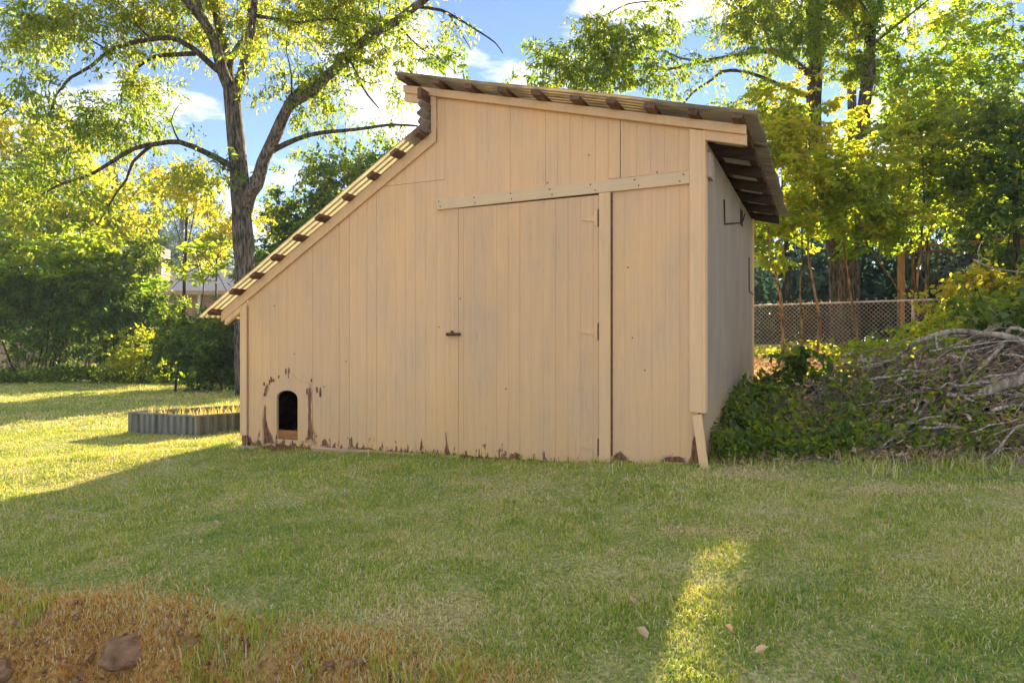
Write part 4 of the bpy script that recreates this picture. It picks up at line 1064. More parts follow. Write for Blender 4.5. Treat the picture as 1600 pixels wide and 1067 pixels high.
# ------------------------------------------------------------------ wire fences
def wire_fence(name, label, P0, P1, h, post_every, seed, top_tick=True):
    P0 = np.array(P0, float); P1 = np.array(P1, float)
    Ln = np.linalg.norm(P1 - P0); t = (P1 - P0) / Ln
    root = empty(name, (P0[0], P0[1], float(gz(*P0))), label, 'fence')
    G = lambda s: float(gz(*(P0 + t * s)))
    n = max(2, int(round(Ln / post_every)))
    sm_h = lambda s: G(0) + (G(Ln) - G(0)) * s / Ln
    ztop = lambda s: sm_h(s) + h
    for i in range(n + 1):
        s = Ln * i / n; p = P0 + t * s
        MB().tube([(p[0], p[1], G(s) - .2), (p[0], p[1], ztop(s) - .01)], .028, 8).build('post', M['galv'], root, True)
    a, b = P0, P1
    MB().tube([(a[0], a[1], ztop(0)), (b[0], b[1], ztop(Ln))], .022, 8).build('rail', M['galv'], root, True)
    pitch = .085; mb = MB(); hh = h - .03
    m = int(Ln / pitch)
    nrm = np.array([-t[1], t[0]]) * .03
    for i in range(-int(hh / pitch) - 1, m + 1):
        for sgn in (1, -1):
            s0, s1 = i * pitch, i * pitch + hh
            lo, hi = max(s0, 0), min(s1, Ln)
            if hi - lo < .05: continue
            f0, f1 = (lo - s0) / hh, (hi - s0) / hh
            if sgn < 0: f0, f1 = 1 - f0, 1 - f1
            q0 = P0 + t * lo - nrm; q1 = P0 + t * hi - nrm * (1.25 if sgn > 0 else .8)
            mb.tube([(q0[0], q0[1], sm_h(lo) + .03 + f0 * hh), (q1[0], q1[1], sm_h(hi) + .03 + f1 * hh)], .0042, 3, False)
    w = mb.build('wire_mesh', M['galv'], root, True); w['kind'] = 'stuff'
    if top_tick:
        mb = MB()
        for i in range(int(Ln / pitch / 2)):
            s = i * pitch * 2; q = P0 + t * s
            z = ztop(s) + .01
            mb.tube([(q[0], q[1], z), (q[0], q[1], z + .05)], .006, 3); mb.tube([(q[0] - t[0] * .025, q[1] - t[1] * .025, z + .07), (q[0], q[1], z + .045), (q[0] + t[0] * .025, q[1] + t[1] * .025, z + .07)], .005, 3)
        k = mb.build('wire_twists', M['galv'], root, True); k['kind'] = 'stuff'
wire_fence('wire_fence', 'rusty chain link fence with top rail running from the shed to the brush pile', (2.2, 17.2), (10.5, 11.4), 1.22, 2.9, 1)
wire_fence('wire_fence', 'short stretch of old chain link fence in front of the dark hedge', (-17.5, 20.9), (-11.6, 20.2), 1.1, 2.6, 2, False)

# ------------------------------------------------------------------ pen beyond the fence
pen = empty('animal_pen', base_on_ground(1408, 16.7), 'open pen of thin bars under a long beam behind the wire fence', 'pen')
def tubepx(name, a, b, r, m, n=8):
    MB().tube([tuple(at(*a)), tuple(at(*b))], r, n).build(name, M[m], pen, True)
p = base_on_ground(1408, 16.7); q = at(1409, 391, 16.7)
MB().box(p[0] - .06, p[0] + .06, 16.64, 16.76, p[2] - .2, q[2]).build('post', M['postwood'], pen, True, bevel=.008)
a, b = at(1384, 388, 17.0), at(1690, 362, 14.6)
MB().tube([tuple(a), tuple((a + b) / 2 + np.array([0, 0, -.03])), tuple(b)], .038, 8).build('beam', M['galvwood'], pen, True)
a2, b2 = at(1384, 398, 17.3), at(1690, 378, 14.9)
MB().tube([tuple(a2), tuple(b2)], .035, 6).build('beam', M['brown'], pen, True)
rr = random.Random(5)
for i in range(24):
    k = .09 + i * .036 + rr.uniform(-.006, .006)
    u = a2 + (b2 - a2) * k
    MB().tube([tuple(u), (u[0], u[1], float(gz(u[0], u[1])))], .008 + (.008 if i % 6 == 2 else 0), 5).build('bar', M['brown'], pen, True)
a3, b3 = at(1400, 452, 17.1), at(1690, 440, 14.8)
MB().tube([tuple(a3), tuple(b3)], .014, 6).build('cross_bar', M['brown'], pen, True)
pp = base_on_ground(1600, 15.0)
MB().box(pp[0] - .06, pp[0] + .06, 14.95, 15.07, pp[2] - .2, 3.3).build('post', M['postwood'], pen, True, bevel=.008)

# ------------------------------------------------------------------ brick house far behind the hedge
def brick_mat():
    m, nt, b, l = mat('red_brick_wall')
    t = nt.nodes.new('ShaderNodeTexCoord'); mp_ = nt.nodes.new('ShaderNodeMapping'); mp_.inputs['Rotation'].default_value = (R(90), 0, 0)
    l(t.outputs['Object'], mp_.inputs['Vector'])
    br = nt.nodes.new('ShaderNodeTexBrick'); l(mp_.outputs['Vector'], br.inputs['Vector'])
    br.inputs['Scale'].default_value = 1.0; br.inputs['Brick Width'].default_value = .22; br.inputs['Row Height'].default_value = .08; br.inputs['Mortar Size'].default_value = .012
    br.inputs['Color1'].default_value = (.30, .13, .09, 1); br.inputs['Color2'].default_value = (.42, .22, .15, 1); br.inputs['Mortar'].default_value = (.45, .40, .35, 1)
    l(br.outputs['Color'], b.inputs['Base Color']); b.inputs['Roughness'].default_value = .9
    bp = nnode(nt, 'ShaderNodeBump', Strength=.5, Distance=.01); l(br.outputs['Fac'], bp.inputs['Height']); bp.invert = True; l(bp.outputs['Normal'], b.inputs['Normal'])
    return m
M['brick'] = brick_mat()
hb = (-17.0, 33.0, float(gz(-17, 33)) - .1)
house = empty('brick_house', hb, 'low red brick house with grey roof glimpsed over the hedge', 'house')
x0, x1, y0, y1 = -25.0, -9.5, 33.0, 41.0
ez = 3.55
MB().box(x0, x1, y0, y1, hb[2], ez).build('wall', M['brick'], house, True)
mb = MB()
ov = .55
mb.add([(x0 - ov, y0 - ov, ez - .05), (x1 + ov, y0 - ov, ez - .05), (x1 + ov, 37, ez + 1.55), (x0 - ov, 37, ez + 1.55), (x1 + ov, y1 + ov, ez - .05), (x0 - ov, y1 + ov, ez - .05),
        (x0 - ov, y0 - ov, ez + .02), (x1 + ov, y0 - ov, ez + .02), (x1 + ov, 37, ez + 1.62), (x0 - ov, 37, ez + 1.62), (x1 + ov, y1 + ov, ez + .02), (x0 - ov, y1 + ov, ez + .02)],
       [(6, 7, 8, 9), (9, 8, 10, 11), (0, 3, 2, 1), (3, 5, 4, 2), (0, 1, 7, 6), (5, 11, 10, 4), (1, 2, 8, 7), (2, 4, 10, 8), (0, 6, 9, 3), (3, 9, 11, 5)])
rf = mb.build('roof', plain('grey_shingles', (.34, .33, .36), .9, 0, .25, 9), house, True)
MB().box(x0 - ov, x1 + ov, y0 - ov - .03, y0 - ov - .004, ez - .16, ez + .03).build('fascia', plain('tan_fascia', (.42, .29, .17), .7), house, True)
MB().box(x0 - ov, x1 + ov, y0 - ov, y0 - .003, ez - .10, ez - .06).build('soffit', plain('tan_soffit', (.42, .31, .20), .7), house, True)
MB().box(-18.5, -16.95, 33.4, 34.3, ez - .3, 5.75).build('chimney', M['brick'], rf, True)
MB().box(-14.95, -14.83, 32.86, 32.98, hb[2], ez - .1).build('downspout', plain('white_metal', (.75, .74, .72), .5), house, True)
for wx in (-20.5, -11.6):
    f = MB().box(wx - .7, wx + .7, 32.94, 33.02, 1.5, 2.9).build('window', plain('white_frame', (.7, .7, .68), .5), house, True)
    MB().box(wx - .6, wx + .6, 32.925, 32.938, 1.6, 2.8).build('pane', plain('dark_glass', (.03, .035, .04), .1), f, True)

# ------------------------------------------------------------------ raised bed
bz = .0
bc = at(316, 674, 7.75)
bed = empty('raised_bed', (-4.4, 8.2, 0), 'low raised garden bed walled in corrugated steel with dry grass inside', 'raised bed')
fl = np.array([-4.62, 8.40]); fr = np.array([-3.58, 7.75])        # front side as seen
BD = np.array([.52, .854]) ; 
fl = np.array([(203 - 800) * 8.3 / F, 8.3]); fr = np.array([(307 - 800) * 7.85 / F, 7.85])
e1 = (fr - fl); wb = np.linalg.norm(e1); e1 = e1 / wb; e2 = np.array([-e1[1], e1[0]])
e2 = np.array([.72, .69]); DB = 3.1
H0 = .235
def P_(a, b, z):
    q = fl + e1 * a + e2 * b
    return (q[0], q[1], z)
gb = float(gz(fl[0], fl[1]))
def bed_side(a0, b0, a1, b1):
    n = int(math.hypot((a1 - a0) * 1, (b1 - b0)) / .0125)
    da, db = (a1 - a0), (b1 - b0); ln = math.hypot(da, db)
    wx = e1 * da + e2 * db; wx = wx / np.linalg.norm(wx); nr = np.array([wx[1], -wx[0]])
    mb = MB(); vs = []; fs = []
    for i in range(n + 1):
        k = i / n
        q = fl + e1 * (a0 + da * k) + e2 * (b0 + db * k) + nr * (.012 * (1 if (i % 8) in (0, 1, 2, 3) else -1) * (1 if 0 < i < n else 0))
        vs += [(q[0], q[1], gb - .12), (q[0], q[1], gb + H0)]
    for i in range(n): fs.append((2 * i, 2 * i + 2, 2 * i + 3, 2 * i + 1))
    mb.add(vs, fs)
    o = mb.build('side_panel', M['bed'], bed, True)
    sd_ = o.modifiers.new('thickness', 'SOLIDIFY'); sd_.thickness = .004; sd_.offset = 0
    MB().tube([P_(a0, b0, gb + H0), P_(a1, b1, gb + H0)], .016, 8).build('rim', M['bed'], bed, True)
bed_side(0, 0, wb, 0); bed_side(wb, 0, wb, DB); bed_side(wb, DB, 0, DB); bed_side(0, DB, 0, 0)
for a, b in ((0, 0), (wb, 0), (wb, DB), (0, DB)):
    MB().tube([P_(a, b, gb - .1), P_(a, b, gb + H0 + .012)], .020, 8).build('corner_post', M['bed'], bed, True)
mb = MB(); vs = []; fs = []
for i in range(13):
    for j in range(13):
        q = P_(wb * (.02 + .96 * i / 12), DB * (.01 + .98 * j / 12), 0)
        vs.append((q[0], q[1], gb + H0 - .075 + .05 * mnoise.noise((i * .6, j * .6, 0))))
for i in range(12):
    for j in range(12):
        fs.append((i * 13 + j, (i + 1) * 13 + j, (i + 1) * 13 + j + 1, i * 13 + j + 1))
mb.add(vs, fs); mb.build('soil', plain('dry_bed_soil', (.26, .17, .09), .95, 0, .4, 30), bed, True)

# ------------------------------------------------------------------ grass
def blades(name, X, Y, h, w, tint, seed, lean=.55, Z=None):
    rng = np.random.default_rng(seed)
    n = len(X)
    z = gz(X, Y) - .004 if Z is None else Z
    ang = rng.uniform(0, 2 * np.pi, n); ln = rng.random(n) ** .8 * lean
    d = np.stack([np.cos(ang), np.sin(ang)], -1)
    side = np.stack([-d[:, 1], d[:, 0]], -1)
    a2 = rng.uniform(0, 2 * np.pi, n); side = np.stack([np.cos(a2), np.sin(a2)], -1)
    V = np.empty((n, 5, 3))
    base = np.stack([X, Y, z], -1)
    V[:, 0] = base; V[:, 0, :2] -= side * w[:, None] / 2
    V[:, 1] = base; V[:, 1, :2] += side * w[:, None] / 2
    mid = base + np.concatenate([d * (h * ln * .38)[:, None], (h * .62)[:, None]], 1)
    V[:, 2] = mid; V[:, 2, :2] += side * w[:, None] * .42
    V[:, 3] = mid; V[:, 3, :2] -= side * w[:, None] * .42
    V[:, 4] = base + np.concatenate([d * (h * ln * 1.15)[:, None], (h * np.sqrt(np.clip(1 - ln ** 2 * .6, .1, 1)))[:, None]], 1)
    b = (np.arange(n) * 5)[:, None]
    Fc = np.concatenate([b + np.array([[0, 1, 2]]), b + np.array([[0, 2, 3]]), b + np.array([[3, 2, 4]])], 1).reshape(-1, 3)
    return np_mesh(name, V.reshape(-1, 3), Fc, attr=np.repeat(np.clip(tint, 0, 1), 5))

def lawn_tint(X, Y, rng):
    n = len(X)
    big = N1(X * .55 + 3, Y * .55) * .5 + N2(X * 1.7, Y * 1.7 + 9) * .35 + N4(X * 6, Y * 6) * .25 + (N3(X * 14, Y * 14) - .5) * .22
    t = .04 + .52 * np.clip(big - .12, 0, 1) + rng.normal(0, .17, n)
    straw = rng.random(n) < (.13 + .30 * sm(.5, .75, big) + .5 * bare(X, Y))
    t = np.where(straw, rng.uniform(.6, .82, n), t)
    s = bank_s(X, Y)
    rust = (rng.random(n) < .75 * sm(-.16, .08, s)) & (np.abs(X) < 8)
    t = np.where(rust, rng.uniform(.72, 1.0, n), t)
    return t

def patch(n, sample, seed, hr, wr, lean=.6, name='grass'):
    rng = np.random.default_rng(seed)
    X, Y = sample(rng, n)
    s = bank_s(X, Y)
    den = 1 - .65 * bare(X, Y) - .80 * sm(-.05, .10, s) * sm(.55, .3, s) * (np.abs(X) < 8) - .6 * litter_zone(X, Y)
    den = den * (.55 + .45 * sm(.25, .55, N4(X * 9, Y * 9)))
    m = (~inside_shed(X, Y, -.01)) & (rng.random(n) < den)
    # not inside the raised bed
    dx = np.stack([X - fl[0], Y - fl[1]], -1)
    det = e1[0] * e2[1] - e1[1] * e2[0]
    a = (dx[:, 0] * e2[1] - dx[:, 1] * e2[0]) / det; b = (e1[0] * dx[:, 1] - e1[1] * dx[:, 0]) / det
    m &= ~((a > 0) & (a < wb) & (b > 0) & (b < DB))
    X, Y = X[m], Y[m]; n = len(X)
    tuft = N4(X * 5 + 20, Y * 5)
    h = rng.uniform(hr[0], hr[1], n) * (.4 + .75 * tuft) * (1 - .45 * sm(-.3, 0, s[m]))
    w = rng.uniform(wr[0], wr[1], n)
    return blades(name, X, Y, h, w, lawn_tint(X, Y, rng), seed, lean)
def frustum(Ya, Yb, pad=.6, p=1.0):
    def f(rng, n):
        Y = Ya + (Yb - Ya) * rng.random(n) ** p
        return rng.uniform(-1, 1, n) * (Y * .76 + pad), Y
    return f
g1 = link('grass', patch(215000, frustum(1.7, 4.3, .7), 201, (.016, .040), (.0028, .0058), 1.0), M['grass'])
setp(g1, 'short patchy lawn grass in front of the shed', 'grass', None, 'stuff')
g2 = link('grass', patch(190000, frustum(4.2, 8.6, .8), 202, (.020, .045), (.0045, .008), .95), M['grass'])
setp(g2, 'short lawn grass around the foot of the shed', 'grass', None, 'stuff')
g3 = link('grass', patch(120000, frustum(8.4, 22, 1.0, .8), 203, (.03, .06), (.012, .022), .9), M['grass'])
setp(g3, 'lawn grass beyond the shed up to the hedge', 'grass', None, 'stuff')
# dry grass in the raised bed
rng = np.random.default_rng(9)
n = 1500; a = rng.uniform(.03, wb - .03, n); b = rng.uniform(.03, DB - .03, n)
XY = fl + e1 * a[:, None] + e2 * b[:, None]
bedg = link('dry_grass', blades('dry_grass', XY[:, 0], XY[:, 1], rng.uniform(.05, .15, n) * rng.choice([.5, 1, 1.5], n), rng.uniform(.006, .012, n), rng.uniform(.45, .9, n), 10, .6, np.full(n, gb + H0 - .09)), M['grass'], bed)
bedg['kind'] = 'stuff'
mb = MB()
for x, y, pts in [(0, 0, [(238, 648), (236, 632), (241, 628), (246, 640)]), (0, 0, [(262, 645), (266, 632), (272, 629)]), (0, 0, [(308, 632), (308, 615), (304, 612)]), (0, 0, [(308, 616), (325, 619), (345, 616)]), (0, 0, [(225, 650), (229, 640), (233, 640)])]:
    mb.tube([tuple(at(px, py, 8.6)) for px, py in pts], .006, 4)
o = mb.build('dead_stalks', M['dead'], bed, True); o['kind'] = 'stuff'

# taller tufts: along the shed, at the heap's edge, on the bank
def tufts(spots, seed, h, per, spread, tint, name='tall_grass', label='', w=(.004, .008)):
    rng = np.random.default_rng(seed)
    X, Y, H = [], [], []
    for x, y, s in spots:
        X.append(rng.normal(x, spread * s, per)); Y.append(rng.normal(y, spread * s, per)); H.append(rng.uniform(h[0], h[1], per) * s)
    X = np.concatenate(X); Y = np.concatenate(Y); H = np.concatenate(H)
    m = ~inside_shed(X, Y, .0); X, Y, H = X[m], Y[m], H[m]
    o = link(name, blades(name, X, Y, H, rng.uniform(*w, len(X)), tint + rng.normal(0, .17, len(X)), seed, .8), M['grass'])
    return setp(o, label, 'grass', None, 'stuff')
rng = np.random.default_rng(21)
sp = []
for u in np.arange(-4.3, .1, .05):
    x, y = sw(u, -.05 - abs(rng.normal(0, .05))); sp.append((x, y, rng.uniform(.5, 1.1)))
tufts(sp, 22, (.035, .085), 14, .035, .35, 'grass_fringe', 'uncut grass fringe along the foot of the shed wall')
sp = [(rng.uniform(1.5, 4.6), 0, rng.uniform(.5, 1.3)) for _ in range(170)]
sp = [(x, 5.25 - .10 * (x - 1.5) + rng.normal(0, .22), s) for x, _, s in sp]
tufts(sp, 23, (.04, .12), 22, .07, .5, 'tall_grass', 'uncut green and straw grass at the edge of the brush pile')
sp = [(-1.12, 2.62, 1.2), (-1.0, 2.58, 1.2), (-1.2, 2.62, .9), (-.45, 2.36, 1), (-.2, 2.28, 1.0), (-2.15, 3.1, .7), (-2.4, 3.2, .8), (-.75, 2.5, .7), (-2.45, 3.0, 1.1)]
tufts(sp, 24, (.05, .10), 120, .06, .34, 'tall_grass', 'bright green grass tufts on the crumbling clay bank', (.003, .006))
sp = [(x, y, rng.uniform(.6, 1.2)) for x, y in zip(rng.uniform(-2.8, .1, 170), rng.normal(-.02, .07, 170))]
sp = [(x, 3.31 - (x + 2.45) * .4265 + dy - .02, s) for x, dy, s in sp]
tufts(sp, 25, (.012, .038), 75, .07, .95, 'dry_grass', 'rust coloured dry grass hanging over the clay bank', (.003, .006))

# ------------------------------------------------------------------ brush pile
def heap(X, Y):
    """height of the tangle above the ground"""
    ridge = 6.35 - .12 * (X - 3)
    top = .20 + .62 * sm(1.7, 4.4, X) + .12 * sm(4, 5.5, X)
    return np.clip(top * np.exp(-(np.abs(Y - ridge) / np.where(Y < ridge, 1.0, 1.15)) ** 3.2) * sm(1.35, 2.1, X), 0, 2)
def on_heap(x, y, k=1.0):
    return np.array([x, y, float(gz(x, y)) + float(heap(x, y)) * k])
rr = random.Random(44)
def stick_mesh(L0, r0, seed, side=3):
    q = random.Random(seed); mb = MB()
    pts = [np.array([0, 0, 0.])]
    dirv = np.array([1, 0, 0.])
    n = 6
    for i in range(n):
        dirv = unit(dirv + np.array([0, q.uniform(-.3, .3), q.uniform(-.28, .28)]))
        pts.append(pts[-1] + dirv * L0 / n)
    P = []
    for a_, b_ in zip(pts[:-1], pts[1:]): P += [a_, (a_ + b_) / 2 + np.array([0, q.uniform(-1, 1), q.uniform(-1, 1)]) * L0 * .008]
    P.append(pts[-1])
    mb.tube([tuple(p) for p in P], np.linspace(r0, r0 * .3, len(P)), 6)
    for i in range(side):
        k = q.randrange(len(P) // 4, len(P) - 2)
        d = unit(np.array([.8, q.choice([-1, 1]) * q.uniform(.3, .8), q.uniform(-.4, .7)]))
        l2 = L0 * q.uniform(.18, .4)
        e = P[k] + d * l2; mid = (P[k] + e) / 2 + np.array([0, 0, q.uniform(-.04, .06)])
        mb.tube([tuple(P[k]), tuple(mid), tuple(e)], [r0 * .5, r0 * .35, r0 * .15], 5)
    return mb.mesh('stick', True)
protos = []
for i in range(9):
    me = stick_mesh([.8, 1.1, 1.4, 1.8, 1.0, 2.1, .7, 1.3, 1.6][i], [.008, .010, .013, .016, .007, .019, .006, .009, .012][i], 300 + i, 2 + i % 3)
    me.materials.append(M['dead']); protos.append(me)
from mathutils import Euler
for i in range(285):
    ch_ = rr.choice([0, 1, 2, 3, 4, 6, 6, 7, 8, 0, 4])
    x = rr.uniform(2.75, 4.9) if i % 4 else rr.uniform(3.4, 5.3)
    y = 6.2 - .12 * (x - 3) + max(-.98, min(.8, rr.gauss(-.42, .42)))
    k = rr.uniform(.35, 1.05)
    if x < 3.2: ch_ = rr.choice([0, 4, 6]); k *= .75
    me = protos[ch_]
    p = on_heap(x, y, k)
    vv = np.array([v.co for v in me.vertices])
    for _ in range(14):                         # keep every stick lying in the heap, none standing up out of it
        yaw = rr.gauss(.12, .45) + (math.pi if rr.random() < .22 else 0)
        q0 = p - np.array([math.cos(yaw), math.sin(yaw), 0]) * rr.uniform(.2, .7)
        e_ = Euler((rr.uniform(0, 6.28), -max(-.05, min(.3, rr.gauss(.11, .09))) * (1 if math.cos(yaw) > 0 else -1), yaw))
        wv = vv @ np.array(e_.to_matrix()).T + np.array([q0[0], q0[1], p[2]])
        over = (wv[:, 2] - gz(wv[:, 0], wv[:, 1]) - heap(wv[:, 0], wv[:, 1])).max()
        if over < (.14 if x < 3.2 else .24 if x < 3.7 else .36): break
    else:
        continue
    o = bpy.data.objects.new('dead_branch', me); COL.objects.link(o)
    o.location = (q0[0], q0[1], p[2])
    o.rotation_euler = e_
    setp(o, 'bare grey stick tangled among others in the brush pile', 'branch', 'sticks in the brush pile')
def branch(label, pts, r0, r1, m='dead', subs=()):
    P = wob(spline([at(*p) for p in pts], .12), .02, len(label))
    t = empty('dead_branch', tuple(P[0]), label, 'branch')
    MB().tube([tuple(p) for p in P], np.linspace(r0, r1, len(P)), 9).build('stem', M[m], t, True, smooth=True)
    for s in subs:
        Q = wob(spline([at(*p) for p in s], .12), .015, len(s) + r0)
        MB().tube([tuple(p) for p in Q], np.linspace(r0 * .6, r1 * .5, len(Q)), 7).build('side_branch', M[m], t, True, smooth=True)
branch('long arched grey branch lying on top of the brush pile', [(1412, 548, 6.2), (1440, 530, 6.1), (1490, 517, 6.0), (1530, 522, 5.9), (1565, 524, 5.8), (1600, 535, 5.7), (1650, 560, 5.6)], .022, .03,
       subs=[[(1462, 524, 6.05), (1464, 535, 6.05), (1467, 548, 6.0)], [(1570, 524, 5.8), (1580, 512, 5.75), (1600, 516, 5.7), (1630, 530, 5.6)]])
branch('thickest brown log jutting from the brush pile at the picture edge', [(1520, 622, 5.5), (1550, 608, 5.45), (1590, 594, 5.4), (1640, 580, 5.3)], .04, .055)
branch('pale straight branch slanting across the front of the brush pile', [(1389, 689, 5.2), (1412, 669, 5.3), (1440, 641, 5.5), (1462, 610, 5.7)], .020, .012, subs=[[(1418, 663, 5.3), (1450, 652, 5.3), (1475, 650, 5.3)]])
branch('pale diagonal branch crossing under the arched grey branch', [(1487, 634, 5.4), (1510, 595, 5.6), (1545, 560, 5.7), (1576, 530, 5.85)], .019, .014, subs=[[(1510, 595, 5.6), (1500, 570, 5.6), (1515, 545, 5.6)]])
branch('forked pale stick poking out low toward the grass', [(1292, 683, 5.35), (1319, 670, 5.45), (1350, 663, 5.6), (1390, 650, 5.8)], .012, .018, subs=[[(1319, 670, 5.45), (1340, 684, 5.3), (1370, 686, 5.2)]])
branch('thin twig bent like a hoop above the pale sticks', [(1330, 663, 5.5), (1331, 650, 5.55), (1345, 643, 5.6), (1366, 640, 5.6), (1396, 642, 5.7)], .007, .005)
branch('knotted twisted branch near the middle of the brush pile', [(1320, 690, 5.5), (1345, 678, 5.6), (1380, 660, 5.8), (1420, 625, 6.0), (1470, 590, 6.1), (1530, 572, 6.1)], .03, .02)
branch('thin bare twig rising before the pen bars', [(1560, 438, 7.0), (1600, 425, 7.0), (1550, 418, 7.2), (1520, 405, 7.3)][::-1][0:3], .010, .005, subs=[[(1531, 409, 7.25), (1528, 393, 7.25), (1533, 380, 7.25)]])
# dense underlay of fine twigs, dry leaves, living vine leaves
def twig_mass(name, label, n, seed):
    q = np.random.default_rng(seed)
    X = 1.7 + 3.7 * q.random(n) ** .8; Y = 6.2 - .12 * (X - 3) + q.normal(-.25, .5, n)
    Z = gz(X, Y) + heap(X, Y) * q.uniform(0, .95, n) + .02
    yaw = q.normal(.1, .8, n); pit = q.normal(.15, .35, n); ln = q.uniform(.12, .55, n)
    d = np.stack([np.cos(yaw) * np.cos(pit), np.sin(yaw) * np.cos(pit), np.sin(pit)], -1)
    a = np.stack([X, Y, Z], -1) - d * (ln / 2)[:, None]; b = a + d * ln[:, None]
    r = q.uniform(.0018, .0045, n)
    s = unit(np.cross(d, np.array([.3, .2, .9]))); u = np.cross(d, s)
    offs = [s, -.5 * s + .87 * u, -.5 * s - .87 * u]
    TV = np.stack([a + o_ * r[:, None] for o_ in offs] + [b + o_ * r[:, None] * .5 for o_ in offs], 1)
    bb = (np.arange(n) * 6)[:, None]; tf = []
    for i in range(3):
        j = (i + 1) % 3
        tf += [bb + np.array([[i, j, 3 + j]]), bb + np.array([[i, 3 + j, 3 + i]])]
    o = link(name, np_mesh(name, TV.reshape(-1, 3), np.concatenate(tf, 1).reshape(-1, 3)), M['dead'])
    setp(o, label, 'twigs', None, 'stuff')
twig_mass('twigs', 'fine dead twigs filling the brush pile', 6500, 401)
def heap_leaves(name, label, n, region, leaf, lm, seed, tint, kz=(.3, 1.05), wid=.5, up=0.2, keep=None, dz=0.0, tv=.16):
    q = np.random.default_rng(seed)
    X = q.uniform(region[0], region[1], n); Y = q.uniform(region[2], region[3], n)
    if keep is not None:
        m = keep(X, Y, q); X, Y = X[m], Y[m]
    n = len(X)
    Z = gz(X, Y) + heap(X, Y) * q.uniform(kz[0], kz[1], n) + q.random(n) * .05 + dz * q.random(n)
    V, Fc, a = leaf_arrays(np.stack([X, Y, Z], -1), q.normal(size=(n, 3)) + np.array([0, -.3, up]), leaf * q.uniform(.6, 1.3, n), leaf * wid * q.uniform(.7, 1.3, n), tint + q.normal(0, tv, n), q, fold=.35)
    o = link(name, np_mesh(name, V, Fc, attr=a), M[lm])
    setp(o, label, 'leaves', None, 'stuff')
heap_leaves('dry_leaves', 'curled tan dead leaves hanging from the brush pile', 2600, (3.0, 5.2, 5.05, 6.1), .075, 'lf_dead', 411, .6, (.35, .95), .5, -.7, lambda X, Y, q: N2(X * 2.5, Y * 2.5 + 3) > .36)
heap_leaves('dry_leaves', 'brown leaf debris under the brush pile', 4200, (1.5, 5.3, 4.95, 7.2), .06, 'lf_dead', 412, .45, (0, .95), .5, .1)
heap_leaves('vine_leaves', 'green vine leaves spilling from the brush pile beside the shed', 6500, (1.5, 3.6, 5.0, 7.2), .07, 'lf_dark', 413, .62, (.35, 1.15), .6, .2, lambda X, Y, q: (N1(X * 2.2, Y * 2.2) > .30) & (q.random(len(X)) < 1 - .85 * sm(2.2, 3.0, X)), .18, .2)
heap_leaves('vine_leaves', 'sunlit green leaves behind the top of the brush pile', 2200, (3.2, 6.0, 6.5, 8.2), .085, 'lf_under', 414, .5, (.5, 1.1), .6, .2, None, .2, .18)
heap_leaves('vine_leaves', 'pale yellowing leaves mixed into the vines beside the shed', 2600, (1.5, 3.9, 5.0, 6.9), .06, 'lf_under', 416, .5, (.3, 1.1), .55, .2, lambda X, Y, q: N2(X * 2.6 + 5, Y * 2.6) > .40, .15, .2)
heap_leaves('dry_leaves', 'tan dead leaves caught among the green vines', 1500, (1.6, 3.6, 5.0, 6.6), .06, 'lf_dead', 417, .7, (.3, 1.05), .5, -.1, lambda X, Y, q: N3(X * 2.8, Y * 2.8) > .48)
heap_leaves('vine_leaves', 'small weeds at the edge of the brush pile', 900, (1.5, 3.6, 4.95, 5.7), .05, 'lf_under', 415, .3, (.2, 1), .55, .5, lambda X, Y, q: N2(X * 3, Y * 3) > .5, .12)
shrub('ivy_shrub', 'upright dark ivy clump with glossy leaves between shed and brush pile', 1240, 6.5, [B(1238, 572, 6.6, 14, 26, .12), B(1262, 600, 6.6, 22, 14, .15), B(1232, 610, 6.4, 16, 26, .15), B(1300, 590, 6.7, 24, 16, .15), B(1270, 620, 6.5, 30, 22, .2)], 70, 8, .085, 'lf_dark', 421, .5, 4, None, .14, wid=.6, droop=.2)
shrub('ivy_shrub', 'big leaved glossy vine heaped over the brush pile at the picture edge', 1590, 6.2, [B(1575, 490, 6.3, 30, 26, .3), B(1610, 470, 6.3, 34, 36, .3), B(1545, 510, 6.4, 26, 16, .3), B(1590, 545, 6.0, 34, 18, .25), B(1640, 520, 6.2, 40, 50, .4), B(1520, 490, 6.8, 26, 18, .3)], 150, 8, .105, 'lf_dark', 422, .5, 6, None, .2, wid=.62, droop=.2, tvar=.2)
shrub('shrub', 'sunlit leafy sprouts between the wire fence and the brush pile', 1490, 9.5, [B(1500, 480, 10, 34, 26, .5), B(1480, 535, 9.0, 40, 16, .5), B(1540, 450, 10.5, 40, 24, .5), B(1560, 530, 8.5, 40, 24, .5)], 300, 16, .10, 'lf_gold', 423, .5, 8, None, .26, wid=.58, tvar=.18)
# weeds by the long wall
shrub('weed_clump', 'dark weeds growing against the foot of the shed side wall', 1160, 6.3, [B(1160, 655, 6.0, 26, 26, .2), B(1185, 640, 6.6, 26, 22, .25), B(1150, 680, 5.6, 22, 16, .15), B(1210, 660, 6.0, 34, 24, .25)], 110, 10, .06, 'lf_dark', 424, .5, 5, None, .16, wid=.55)

